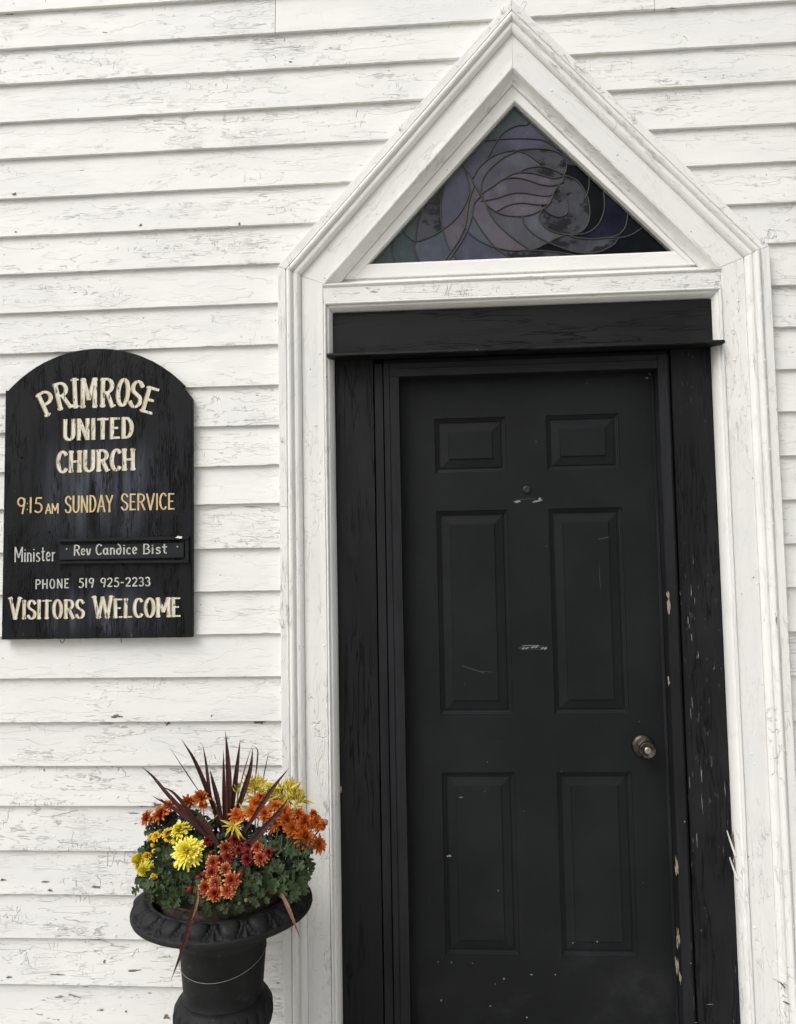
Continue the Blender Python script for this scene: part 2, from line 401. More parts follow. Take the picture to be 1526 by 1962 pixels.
# ------------------------------------------------------------------ stained glass gable light
gl = thing("stained_glass_window", (XM, .06, 2.4), "triangular stained glass light of dark mauve and blue panes above the door", "window")
SU = GU+.0287
sashP = offset_path(PATH, SU)
SP = [on_line(sashP, 1, 2.3425), sashP[2], on_line(sashP, 2, 2.3425)]
IZ = 2.8865; IS = (IZ-2.3975)/.4615
IN = [Vector((-.0112-(IZ-2.3425)/IS, 2.3425)), Vector((-.0112, IZ)), Vector((-.0112+(IZ-2.3425)/IS, 2.3425))]
for q in (0, 1):
    vs = []; prof = [(0, .050), (.005, .036), (.05, .0335), (.5, .0338), (.90, .0345), (.965, .037), (1.0, .0600)]; K = len(prof); n = 26
    for i in range(n+1):
        t = i/n; o_ = SP[q].lerp(SP[q+1], t); i_ = IN[q].lerp(IN[q+1], t)
        for u, y in prof:
            p = o_.lerp(i_, u); w_ = .0003*n1(t*9, u*5, q*7); vs.append((p.x+w_, y+w_, p.y+w_))
    fs = [(i*K+k, i*K+k+1, (i+1)*K+k+1, (i+1)*K+k) for i in range(n) for k in range(K-1)]
    mesh("sash_rail", vs, fs, W_smooth, gl)
gb = 2.3895
mb = MB(); xa = -.0112-.469; xb = -.0112+.469
strip(mb, xa-.07, xb+.07, [(.0460, 2.3430), (.0385, 2.3436), (.0372, 2.3445), (.0375, 2.3840), (.0395, 2.3885), (.060, 2.3895)], sd=8, wob=.0002)
mb.build("bottom_rail", W_smooth, gl)
GY = .0585
def Z4(p, base=(680, 180), k=640/1526, Y=GY):
    q = at(base[0]+p[0]*k, base[1]+p[1]*k, Y); return (q.x, q.z)
CURV = [
 [(800,125),(785,140),(745,143),(700,162),(665,192),(635,240),(610,290)],
 [(575,215),(640,208),(700,203),(800,203),(860,210),(915,240),(945,264)],
 [(966,318),(990,322),(1020,326)],
 [(540,385),(570,335),(620,290),(680,265),(740,255),(830,248),(900,255),(950,280),(968,310),(965,350),(955,372)],
 [(735,256),(780,270),(820,295),(850,320)],
 [(755,354),(790,338),(850,330),(900,342),(955,368)],
 [(740,262),(680,290),(620,340),(585,390),(578,440),(590,485),(620,520),(670,548),(740,558),(800,552),(850,530),(890,500),(915,440),(948,400),(955,370)],
 [(680,388),(720,365),(760,357),(820,362),(880,378),(920,383),(958,372)],
 [(580,455),(640,415),(680,388),(740,382),(800,395),(850,412),(900,418),(945,408)],
 [(590,487),(650,475),(700,458),(760,450),(830,460),(880,465),(915,450)],
 [(650,535),(700,508),(760,497),(820,503),(870,505),(893,498)],
 [(480,318),(520,360),(540,400),(560,435),(590,480),(610,530),(640,580),(690,630),(740,670),(800,712)],
 [(495,330),(515,380),(525,430),(515,480),(490,530),(450,580),(400,620),(350,650),(280,672),(235,645),(205,600)],
 [(420,385),(400,460),(392,530),(398,600),(410,650),(430,700),(480,785)],
 [(545,420),(525,480),(515,540),(505,600),(480,660),(440,720),(395,785)],
 [(575,468),(545,500),(535,560),(520,610),(490,670),(450,730),(415,785)],
 [(534,545),(560,590),(600,650),(645,703)],
 [(500,605),(540,650),(600,685),(660,705),(720,715),(790,712),(830,705),(880,680),(930,655),(975,640)],
 [(765,556),(780,600),(820,640),(880,675),(940,700),(1000,720),(1060,727),(1120,720),(1180,690),(1205,660)],
 [(870,510),(845,550),(850,580),(880,615),(930,635),(985,642),(1040,625),(1070,580),(1075,520),(1060,460),(1030,410),(1000,385),(955,370)],
 [(862,518),(890,545),(930,560),(965,550),(975,520),(965,470),(942,415)],
 [(985,645),(1060,635),(1110,600),(1135,550),(1142,500),(1136,435)],
 [(970,640),(1010,655),(1080,662),(1160,655),(1210,640),(1240,600),(1250,530)],
 [(1150,656),(1220,655),(1270,640),(1330,600)],
 [(315,500),(285,600),(278,672),(272,700),(300,790)],
 [(175,655),(170,720),(190,790)],
 [(640,698),(690,735),(750,775)],
 [(790,712),(900,720),(1000,735),(1100,755)],
 [(1052,480),(1070,430),(1072,370)],
]
cames = [smoothpath([Vector((*Z4(p), 0)) for p in c], 5) for c in CURV]
cell = .0021
gx0, gx1, gz0, gz1 = XM-.52, XM+.52, gb-.002, 2.93
nx = int((gx1-gx0)/cell); nz = int((gz1-gz0)/cell)
X, Z = np.meshgrid(gx0+(np.arange(nx)+.5)*cell, gz0+(np.arange(nz)+.5)*cell)
AX, AZ, HB = -.0112, 2.8865, .4690            # apex and half base of the glass
inside = (AZ-Z)*HB/(AZ-gb)-np.abs(X-AX) > -.003
bar = ~inside
for c in cames:
    c = [c[0]+(c[0]-c[1]).normalized()*.008]+c+[c[-1]+(c[-1]-c[-2]).normalized()*.008]     # let the pane joints run on under the neighbouring lead
    for p, q in zip(c, c[1:]):
        d = q-p; L = max(d.length, 1e-6)
        i0 = max(0, int((min(p.x, q.x)-gx0)/cell)-3); i1 = int((max(p.x, q.x)-gx0)/cell)+4
        j0 = max(0, int((min(p.y, q.y)-gz0)/cell)-3); j1 = int((max(p.y, q.y)-gz0)/cell)+4
        if i1 <= 0 or j1 <= 0: continue
        xs, zs = X[j0:j1, i0:i1], Z[j0:j1, i0:i1]
        t = np.clip(((xs-p.x)*d.x+(zs-p.y)*d.y)/L**2, 0, 1)
        dd = np.hypot(xs-p.x-t*d.x, zs-p.y-t*d.y)
        bar[j0:j1, i0:i1] |= dd < .0017
lab = np.zeros((nz, nx), int); nl = 0
for j in range(nz):
    for i in range(nx):
        if bar[j, i] or lab[j, i]: continue
        nl += 1; st = [(j, i)]; lab[j, i] = nl
        while st:
            a, b = st.pop()
            for c, d in ((a+1, b), (a-1, b), (a, b+1), (a, b-1)):
                if 0 <= c < nz and 0 <= d < nx and not bar[c, d] and not lab[c, d]: lab[c, d] = nl; st.append((c, d))
def glass(name, c1, c2, rough=.22, blot=None, bs=(9, 9, 9), th=.5):
    m = N(name, rough, .32 if c1[0] > .01 else .10); v = m.coord(0, True); n = m.noise(v, (7, 7, 7), 4, .6); s = m.noise(v, (30, 30, 12), 4, .6, off=3)
    c = m.mix(m.step(n, .3, .7), c1, c2); c = m.mix(m.mul(m.step(s, .5, .75), .35), c, tuple(x*1.6 for x in c2))
    if blot:
        b = m.noise(v, bs, 5, .65, off=8); c = m.mix(m.step(b, th, th+.10), c, blot)
    c = m.mix(m.mul(m.specks(v, 55, .12, .9), .7), c, (.02, .02, .02))
    m.col(c); m.rough(m.math('ADD', rough-.08, m.math('MULTIPLY', n, .2))); m.bump(m.math('ADD', n, m.math('MULTIPLY', s, .3)), .002, .5); return m.mat
G = dict(lav=glass("lavender_glass", (.034, .034, .056), (.066, .065, .098)), blue=glass("slate_blue_glass", (.036, .043, .060), (.066, .076, .098)),
         green=glass("green_grey_glass", (.028, .044, .046), (.052, .072, .074)), grey=glass("grey_glass", (.046, .047, .060), (.075, .076, .094)),
         mauve=glass("mauve_glass", (.064, .055, .072), (.098, .086, .106)), swirl=glass("grey_glass_painted_reflections", (.028, .029, .035), (.056, .057, .068), .16, (.003, .003, .004), (13, 13, 22), .46),  # swirl: black blots in the colour stand for patchy reflections
         night=glass("night_blue_glass", (.004, .0045, .010), (.014, .014, .030), .15, (.004, .004, .006), (9, 9, 12), .52),
         dark=glass("dark_clear_glass", (.0022, .0025, .0036), (.005, .006, .009), .12, (.030, .033, .055), (9, 9, 14), .63))
PANES = [(139,742,'green'),(228,713,'green'),(362,718,'blue'),(564,734,'lav'),(815,762,'swirl'),(1233,739,'dark'),(1054,726,'swirl'),(488,684,'grey'),(646,634,'mauve'),(755,645,'grey'),(481,602,'mauve'),(573,649,'blue'),
 (856,640,'grey'),(1175,618,'night'),(1272,652,'dark'),(1112,543,'dark'),(355,564,'swirl'),(997,565,'swirl'),(268,606,'green'),(549,517,'mauve'),(468,470,'lav'),(945,530,'swirl'),(771,550,'mauve'),(759,505,'mauve'),(760,449,'mauve'),
 (1000,400,'dark'),(626,347,'grey'),(718,352,'grey'),(857,407,'mauve'),(883,376,'swirl'),(584,288,'lav'),(907,315,'swirl'),(726,134,'green'),(780,185,'blue'),(790,228,'lav'),(1050,420,'dark')]
areas = []
for k in range(1, nl+1):
    jj, ii = np.nonzero(lab == k)
    if len(jj) < 14: continue
    cx, cz = gx0+(ii.mean()+.5)*cell, gz0+(jj.mean()+.5)*cell
    # position in the zoomed drawing (linear fit on the pane plane)
    ux = (cx-Z4((75, 775))[0])/(Z4((1440, 722))[0]-Z4((75, 775))[0])*1365+75
    uy = 775-(cz-gb)/(Z4((735, 55))[1]-gb)*720
    mt = min(PANES, key=lambda q: (q[0]-ux)**2+(q[1]-uy)**2)[2]
    vs = []; fs = []; idx = {}
    def vid(a, b):
        if (a, b) not in idx: idx[(a, b)] = len(vs); vs.append((gx0+b*cell, GY+.0010, gz0+a*cell))
        return idx[(a, b)]
    rows = {}
    for a, b in zip(jj, ii): rows.setdefault(a, []).append(b)
    for a, bs in rows.items():
        bs = sorted(bs); s0 = bs[0]; pr = s0
        for b in bs[1:]+[None]:
            if b is not None and b == pr+1: pr = b; continue
            # widen each run by one cell so it tucks under the lead
            l, r_ = s0-.6, pr+1.6
            fs.append((vid(a-.02, l), vid(a-.02, r_), vid(a+1.02, r_), vid(a+1.02, l)))
            if b is not None: s0 = pr = b
    o = mesh("glass_pane", vs, fs, G[mt], gl)
LEAD = simple("lead_came", (.028, .028, .027), .6, 0, .4, 90, .5)
CAULK = simple("old_putty", (.12, .118, .095), .9, 0, .6, 160)
def inside_pt(p): return (AZ-p.y)*HB/(AZ-gb)-abs(p.x-AX) > -.004 and p.y > gb-.004
for c in cames:
    pts = [p for p in c if inside_pt(p)]
    if len(pts) < 2: continue
    mb = MB(); mb.tube([Vector((p.x+.0004*n1(p.x*90, p.y*90), GY-.0002, p.y+.0004*n1(p.y*80, 3))) for p in pts], [.0023+.0004*n1(p.x*60, p.y*60) for p in pts], 6)
    mb.build("lead_came", LEAD, gl, True)
# ragged putty along both sloping edges
mb = MB()
for sgn in (-1, 1):
    P = [Vector((AX+sgn*((AZ-z)*HB/(AZ-gb)-.001-.0025*abs(n1(z*50, sgn))), GY-.001, z)) for z in np.arange(gb+.004, AZ-.004, .004)]
    mb.tube(P, [.0038+.0028*n1(p.z*70, sgn*3)+.0012*n1(p.z*190, 2) for p in P], 6)
tag(mb.build("putty", CAULK, gl, False))
mb = MB(); mb.add([(XM-.55, .075, 2.36), (XM+.55, .075, 2.36), (XM, .075, 2.97)], [(0, 1, 2)]); mb.build("backing", K_dark, gl)

# ------------------------------------------------------------------ black frame round the door
fr = thing("door_frame", (XM, .03, -.05), "cracked black painted timber frame with a drip shelf around the door", "door frame")
bL, bR = XA+.165, XB-.158
def board(name, x0, x1, y, z0, z1, mat, par=fr, c=.0015, vert=True, wob=.0006):
    """a real board, gently uneven"""
    n = max(2, int((z1-z0 if vert else x1-x0)/.04)); vs = []
    for i in range(n+1):
        t = i/n
        for (u, yy) in ((0, y+.03), (0, y+c), (c, y), (.5, y-.0002), (1-c, y), (1, y+c), (1, y+.03)):
            if u in (c, 1-c):
                w_ = (x1-x0) if vert else (z1-z0); u = c/w_ if u == c else 1-c/w_
            wv = wob*(n1(t*n*.2, y*90+u*3, x0*20)+.5*n1(t*n*1.3, u*4, x0*9+z0))
            if vert: vs.append((x0+(x1-x0)*u+wv*.7, yy+wv*.6, z0+(z1-z0)*t))
            else: vs.append((x0+(x1-x0)*t, yy+wv*.6, z0+(z1-z0)*u+wv*.7))
    K = 7; fs = []
    for i in range(n):
        for k in range(K-1):
            q = (i*K+k, i*K+k+1, (i+1)*K+k+1, (i+1)*K+k); fs.append(q if vert else q[::-1])
    fs += [tuple(range(K)), tuple(n*K+k for k in range(K))[::-1]]
    return mesh(name, vs, fs, mat, par)
board("side_board", bL, -.4700, .040, -.05, 2.085, K_vert)
board("side_board", .4335, bR, .042, -.05, 2.085, K_vertR)
board("header_board", bL, bR, .022, 2.0935, 2.2305, K_horz, vert=False)
board("filler_strip", -.4668, -.4405, .0395, -.05, 2.072, K_trim)
board("filler_strip", .4225, .4318, .050, -.05, 2.072, K_trim)
# head filler in the shadow under the shelf
board("filler_strip", -.437, .4222, .046, 2.0700, 2.0840, K_trimH, vert=False)
# drip shelf
mb = MB(); x0, x1 = -.603, .5705; n = 90; vs = []
for i in range(n+1):
    x = x0+(x1-x0)*i/n; e = .0008*n1(x*9, 2)+.0012*n1(x*40, 5)*(1+3*max(0, (x-.50)/.07)); f = .0006*n1(x*25, 8)
    for (y, z) in ((.0218, 2.0965), (-.006, 2.0945), (-.027, 2.0915), (-.0325, 2.0885), (-.0335, 2.083), (-.031, 2.0805), (-.014, 2.0808), (.0395, 2.0855)):
        vs.append((x+e*(.8 if i in (0, n) else 0), y+e*(y < 0), z+f+.0011*n1(x*33, y*90)))
K = 8; fs = [(i*K+k, (i+1)*K+k, (i+1)*K+k+1, i*K+k+1) for i in range(n) for k in range(K-1)]
fs += [tuple(range(K)), tuple(n*K+k for k in range(K))[::-1]]
mesh("drip_shelf", vs, [f[::-1] for f in fs], K_horz, fr)
# brick moulding round the opening: two steps
BP = [Vector((-.4375, -.05)), Vector((-.4375, 2.0685)), Vector((.4205, 2.0685)), Vector((.4205, -.05))]
def unequal(P, uL, uT, uR):
    return None
bm_l = [(0, .045), (.0002, .0305), (.0015, .0295), (.0165, .0295), (.0178, .0315), (.0195, .0315), (.0205, .0275), (.0465, .0275), (.0475, .0290), (.0477, .095)]
bm_r = [(0, .070), (.0002, .029), (.0015, .0275), (.0285, .0275), (.0298, .029), (.0300, .095)]
def leg(name, x_out, sgn, prof, mat, z1):
    vs = []; n = 60; K = len(prof)
    for i in range(n+1):
        z = -.05+(z1+.05)*i/n
        for k, (u, y) in enumerate(prof):
            wv = .0005*n1(z*3, u*40, sgn)+.0003*n1(z*22, u*50, sgn)
            zz = z if i < n else z1-0.0-u*.0
            vs.append((x_out+sgn*u+wv, y+wv*.6, zz))
    fs = [(i*K+k, (i+1)*K+k, (i+1)*K+k+1, i*K+k+1) for i in range(n) for k in range(K-1)]
    if sgn > 0: fs = [f[::-1] for f in fs]
    fs += [tuple(range(K)), tuple(n*K+k for k in range(K))[::-1]]
    return mesh(name, vs, fs, mat, fr)
leg("brick_moulding", -.4375, 1, bm_l, K_trim, 2.0685)
leg("brick_moulding", .4205, -1, bm_r, K_trim, 2.0685)
mb = MB(); strip(mb, -.4180, .3900, [(.095, 2.0255), (.0292, 2.0257), (.0262, 2.0270), (.0262, 2.0500), (.0285, 2.0512), (.0298, 2.0525), (.0290, 2.0675), (.0300, 2.0690), (.045, 2.0692)], n=50, sd=12, wob=.0004)
mb.build("brick_moulding", K_trimH, fr)
# weather strip at the latch side
mb = MB(); mb.box(.3810, .3898, .0735, .0842, -.04, 2.025, .001); mb.build("weather_strip", K_trim, fr)
mb = MB(); mb.add([(-.62, .099, -.05), (.6, .099, -.05), (.6, .099, 2.24), (-.62, .099, 2.24)], [(0, 1, 2, 3)]); mb.build("backing", K_dark, fr)
mb = MB(); mb.box(-.5899, .56, -.03, .098, -.045, -.006, .004); mb.build("threshold", simple("worn_threshold", (.12, .11, .10), .6), fr)

# ------------------------------------------------------------------ the door
door = thing("door", (0, .085, 0), "black six-panel door with round keyed knob and small peephole", "door")
DY = .080
xs = [-.405, -.285, -.065, .059, .281, .405]; zs = [0, .285, .820, .991, 1.613, 1.731, 1.902, 2.045]
vs = []; fs = []
for z in zs:
    for x in xs: vs.append((x, DY, z))
holes = []
for j in range(len(zs)-1):
    for i in range(len(xs)-1):
        if i in (1, 3) and j in (1, 3, 5): holes.append((i, j)); continue
        a = j*6+i; fs.append((a, a+1, a+7, a+6))
nb = len(vs)
vs += [(xs[0], DY+.04, 0), (xs[-1], DY+.04, 0), (xs[-1], DY+.04, zs[-1]), (xs[0], DY+.04, zs[-1])]
mesh("door_leaf", vs, fs, K_door, door)
ring = [(0, 0), (.0016, .0042), (.0050, .0052), (.0062, .0074), (.0105, .0088), (.0118, .0118), (.0145, .0118), (.0160, .0098), (.0420, .0045), (.0430, .0008), (.0440, .0005)]
for (i, j) in holes:
    x0, x1, z0, z1 = xs[i], xs[i+1], zs[j], zs[j+1]; vs = []; fs = []
    for u, d in ring:
        vs += [(x0+u, DY+d, z0+u), (x1-u, DY+d, z0+u), (x1-u, DY+d, z1-u), (x0+u, DY+d, z1-u)]
    for k in range(len(ring)-1):
        for e in range(4):
            a, b = k*4+e, k*4+(e+1) % 4; fs.append((a, b, b+4, a+4))
    k = (len(ring)-1)*4; fs.append((k, k+1, k+2, k+3))
    mesh("door_panel", vs, fs, K_door, door)
def lathe(prof, c, axis='Y', n=40, arc=None):
    """prof: (r, h); axis Y: h is along -y, axis Z: h is z"""
    vs = []; K = len(prof)
    for j in range(n):
        a = 2*math.pi*j/n
        for r, h in prof:
            vs.append((c[0]+r*math.cos(a), c[1]-h, c[2]+r*math.sin(a)) if axis == 'Y' else (c[0]+r*math.cos(a), c[1]+r*math.sin(a), h))
    fs = []
    for j in range(n):
        for k in range(K-1):
            a = j*K+k; b = ((j+1) % n)*K+k; fs.append((a, b, b+1, a+1) if axis == 'Z' else (a, a+1, b+1, b))
    return vs, fs
brass = N("aged_brass", .34, .5); v = brass.coord(); nn = brass.noise(v, (70, 70, 70), 4, .6)
brass.col(brass.mix(brass.step(nn, .35, .7), (.030, .023, .017), (.095, .084, .070))); brass.b.inputs['Metallic'].default_value = .85; brass.rough(brass.math('ADD', .22, brass.math('MULTIPLY', nn, .3)))
brass = brass.mat
KC = at(1233, 1430, DY)
kx, kz_ = KC.x, KC.z
vs, fs = lathe([(.0, 0), (.0345, 0), (.0345, .002), (.033, .006), (.026, .0095), (.016, .011), (.0135, .014), (.0125, .024), (.0150, .030), (.0215, .036), (.0245, .043), (.0250, .049), (.0240, .053),
                (.0222, .0555), (.0215, .0552), (.0205, .0542), (.0125, .0546), (.0118, .0536), (.0, .0536)], (kx, DY, kz_))
kn = mesh("doorknob", vs, fs, brass, door, True)
steel = simple("worn_steel", (.42, .39, .33), .35, .9, .25, 150)
vs, fs = lathe([(.0, .0560), (.0088, .0560), (.0098, .0546), (.0098, .0530)], (kx, DY, kz_), n=24)
fs2 = [f for f in fs]
cyl = mesh("lock_cylinder", vs, fs2, steel, kn, True)
mb = MB(); mb.box(kx-.0009, kx+.0011, DY-.0568, DY-.0560, kz_-.001, kz_+.0062); mb.box(kx-.0004, kx+.002, DY-.0570, DY-.0560, kz_+.0055, kz_+.0068); mb.build("keyhole", K_dark, kn)
PC = at(1009.5, 938, DY)
vs, fs = lathe([(.0, .0050), (.004, .0056), (.0085, .0058), (.0118, .004), (.0128, .0)], (PC.x, DY, PC.z), n=28)
mesh("peephole", vs, fs, simple("peephole_black", (.016, .017, .018), .35), door, True)
for px, py in ((1018, 976),): pass
# scuffs where a knocker used to be, and paint losses on the frame: thin ragged chips of another colour
def chip(px, py, wpx, hpx, Y, mat, parent, name="paint_chip", rag=.35, n=18, tilt=0.):
    c, s = atd(px, py, Y); vs = [(c.x, Y, c.z)]; sd = px*.37+py*.11
    for i in range(n):
        a = 2*math.pi*i/n; k = 1+rag*2*n1(math.cos(a)*1.9+sd, math.sin(a)*1.9, 3.3)
        k *= 1/max(abs(math.cos(a))**3+abs(math.sin(a))**3, .3)**(1/3)
        x, z = math.cos(a)*wpx/2/s*k, math.sin(a)*hpx/2/s*k
        vs.append((c.x+x*math.cos(tilt)-z*math.sin(tilt), Y, c.z+x*math.sin(tilt)+z*math.cos(tilt)))
    return mesh(name, vs, [(0, i+1, (i+1) % n+1) for i in range(n)], mat, parent)
SCUFF = simple("pale_scuff", (.20, .20, .195), .7, var=.5, sc=300)
SCUFFD = simple("grey_scuff", (.034, .036, .038), .7, var=.5, sc=300)
chip(992, 961, 12, 4, DY-.0004, SCUFF, door, tilt=.1); chip(1030, 960, 16, 4, DY-.0004, SCUFF, door, tilt=.22); chip(1035, 956, 5, 6, DY-.0006, SCUFF, door)
chip(1012, 956, 36, 1.3, DY-.0004, SCUFFD, door, tilt=.03)
for k in range(9): chip(998+k*6, 1241+math.sin(k)*1.2, 7, 3, DY-.0004-.00002*k, SCUFF if k % 3 else SCUFFD, door, tilt=.5)
chip(1020, 1237, 44, 1.2, DY-.0007, SCUFF, door); chip(1020, 1245, 40, 1.1, DY-.0007, SCUFFD, door)
fyd = DY+.0006-.0004
chip(905, 1282, 40, 2.2, fyd, SCUFFD, door, tilt=-.33, n=24); chip(932, 1287, 22, 1.5, fyd-.0001, SCUFFD, door, tilt=-.1)
chip(1158, 1031, 22, 2, fyd, SCUFFD, door, tilt=.2); chip(1150, 1110, 1, 50, fyd, SCUFFD, door, tilt=.03)
for px, py, ww, hh in ((884, 1528, 6, 2), (862, 1640, 6, 3), (858, 1641, 3, 3), (955, 1707, 1.5, 3), (906, 1846, 2, 2), (966, 1876, 3, 3), (1010, 1950, 3, 3), (940, 1928, 2.5, 2.5), (846, 1917, 3, 3), (1247, 716, 6, 6), (1240, 724, 5, 3), (1145, 1805, 2, 3), (1019, 1868, 4, 2)):
    chip(px, py, ww, hh, fyd-.0012, SCUFF, door)
BY = .0269; RB = .0415; rg0 = random.Random(8)
for px, py, ww, hh in ((1281, 1141, 7, 12), (1282, 1160, 5, 24), (1282, 1306, 4, 24), (1297, 1660, 5, 26), (1300, 1800, 5, 34), (1298, 1845, 4, 40), (1304, 1870, 4, 26)):
    if hh < 26: chip(px, py, ww*.8, hh, BY, BARE, fr, rag=.7, tilt=.02)
    else:
        for q in range(3): chip(px+(q-1)*1.6+rg0.uniform(-.5, .5), py+rg0.uniform(-.25, .25)*hh, 1.7, hh*rg0.uniform(.5, .9), BY-.00003*q, BARE, fr, rag=.8, tilt=.05+rg0.uniform(-.03, .03))
for px, py, ww, hh in ((1323, 1795, 3, 60), (1326, 1925, 8, 22), (1330, 1918, 3, 34), (1321, 1760, 2, 40), (1332, 1960, 10, 3), (1360, 1925, 16, 1.2), (1345, 1485, 2, 30), (1322, 1500, 2, 22), (1346, 1540, 1.5, 36), (1336, 1610, 1.6, 40), (1390, 1515, 1.6, 26),
                       (1304, 1490, 2, 30), (1324, 1365, 2, 18), (1327, 1345, 2, 26), (1319, 1190, 2, 20), (1326, 1222, 2.4, 14), (1339, 1258, 1.6, 16)):
    chip(px, py, ww*.62, hh*(.8 if hh > ww else .7), RB, BARE if ww > 2.5 else SCUFF, fr, rag=.7, tilt=.03)


# ------------------------------------------------------------------ the church sign
SY = -.0125
sign = thing("church_sign", (-1.32, SY, 1.25), "black arch-topped wooden notice board with cream hand-painted lettering on the left wall", "sign")
def sign_paint():
    m = N("black_sign_paint", .5, .16); v = m.coord(V90, False)
    low = m.noise(v, (3, 3, 14), 4, .6); fib = m.noise(v, (7, 7, 190), 4, .6, off=3)
    c = m.mix(m.step(low, .35, .7), (.0070, .0075, .0088), (.0110, .0118, .0142))
    tc = m.new('ShaderNodeTexCoord'); sep = m.new('ShaderNodeSeparateXYZ'); m.put(sep.inputs[0], tc.outputs['Object'])
    x, z = sep.outputs[0], sep.outputs[2]
    # chalky run-off hanging below the words
    band = m.step(m.math('ABSOLUTE', m.math('ADD', x, 1.31)), .24, .05)
    zz = m.math('MAXIMUM', m.mul(m.step(z, 1.48, 1.70), m.step(z, 1.90, 1.72)), m.mul(m.step(z, 1.23, 1.30), m.step(z, 1.42, 1.34), .7))
    ch = m.mul(m.step(m.noise(v, (2.4, 2.4, 24), 4, .6, off=6), .34, .68), band, zz)
    c = m.mix(m.mul(ch, 1.), c, (.085, .096, .122))
    hair = m.mul(m.step(m.noise(v, (22, 22, 330), 3, .6, off=15), .70, .74), m.step(m.noise(v, (3, 3, 9), 2, off=18), .48, .62))
    c = m.mix(m.mul(hair, .75), c, (.17, .16, .145))
    cr = m.mul(m.line(m.noise(v, (13, 13, 230), 3, .5, off=12, dist=.3), .055), m.step(m.noise(v, (6, 6, 30), 2, off=9), .46, .6))
    c = m.mix(cr, c, (.001, .001, .001))
    sp = m.specks(v, 40, .07, .9); c = m.mix(m.mul(sp, .6), c, (.4, .38, .35))
    m.col(c); m.rough(m.math('ADD', .38, m.math('MULTIPLY', low, .25)))
    alg = m.mul(m.step(m.noise(v, (26, 26, 60), 4, .6, off=60), .5, .54), m.step(m.noise(v, (3, 3, 3), 1, off=64), .5, .6))
    h = m.math('ADD', m.math('ADD', m.math('MULTIPLY', fib, .4), m.math('MULTIPLY', cr, -1.2)), m.math('MULTIPLY', alg, .5))
    m.bump(h, .0018, .9); return m.mat
K_sign = sign_paint()
sx0, sx1 = -1.6175, -1.0255
out = [(sx0-.001, 1.2432), (sx1, 1.2432), (sx1, 1.9690), (sx1-.006, 1.9790), (-1.0545, 2.0075)]
c0, c1 = Vector((-1.0545, 2.0075)), Vector((-1.6130, 2.0190)); topz = 2.1365
ch = (c1-c0).length; hgt = topz-(c0.y+c1.y)/2; rad = (ch*ch/4+hgt*hgt)/(2*hgt)
cen = Vector(((c0.x+c1.x)/2+.004, topz-rad)); a0 = math.atan2(c0.y-cen.y, c0.x-cen.x); a1 = math.atan2(c1.y-cen.y, c1.x-cen.x)
for k in range(41):
    a = a0+(a1-a0)*k/40; t = 1-abs(k/20-1)
    out.append((cen.x+rad*math.cos(a)*1.0+.0006*n1(k*.9), cen.y+rad*math.sin(a)+.0006*n1(k*.7, 4)))
out.append((sx0, 2.0130))
dense = []
for i, p in enumerate(out):
    q = out[(i+1) % len(out)]; L = math.hypot(q[0]-p[0], q[1]-p[1]); k = max(1, int(L/.012))
    for j in range(k):
        t = j/k; x = p[0]+(q[0]-p[0])*t; z = p[1]+(q[1]-p[1])*t
        dense.append((x+.0007*n1(x*60, z*60), z+.0007*n1(x*60, z*60, 5)))
cx_, cz_ = -1.32, 1.65; n = len(dense)
def inset(p, d): v = Vector((cx_-p[0], cz_-p[1])).normalized()*d; return (p[0]+v.x, p[1]+v.y)
vs = [(x, .0065, z) for x, z in dense]+[(x, SY+.0015, z) for x, z in dense]+[(inset(p, .0018)[0], SY, inset(p, .0018)[1]) for p in dense]
fs = [(i, i+n, (i+1) % n+n, (i+1) % n) for i in range(n)]+[(i+n, i+2*n, (i+1) % n+2*n, (i+1) % n+n) for i in range(n)]
fs += [tuple(range(2*n, 3*n))[::-1], tuple(range(n))]
mesh("board", vs, fs, K_sign, sign)

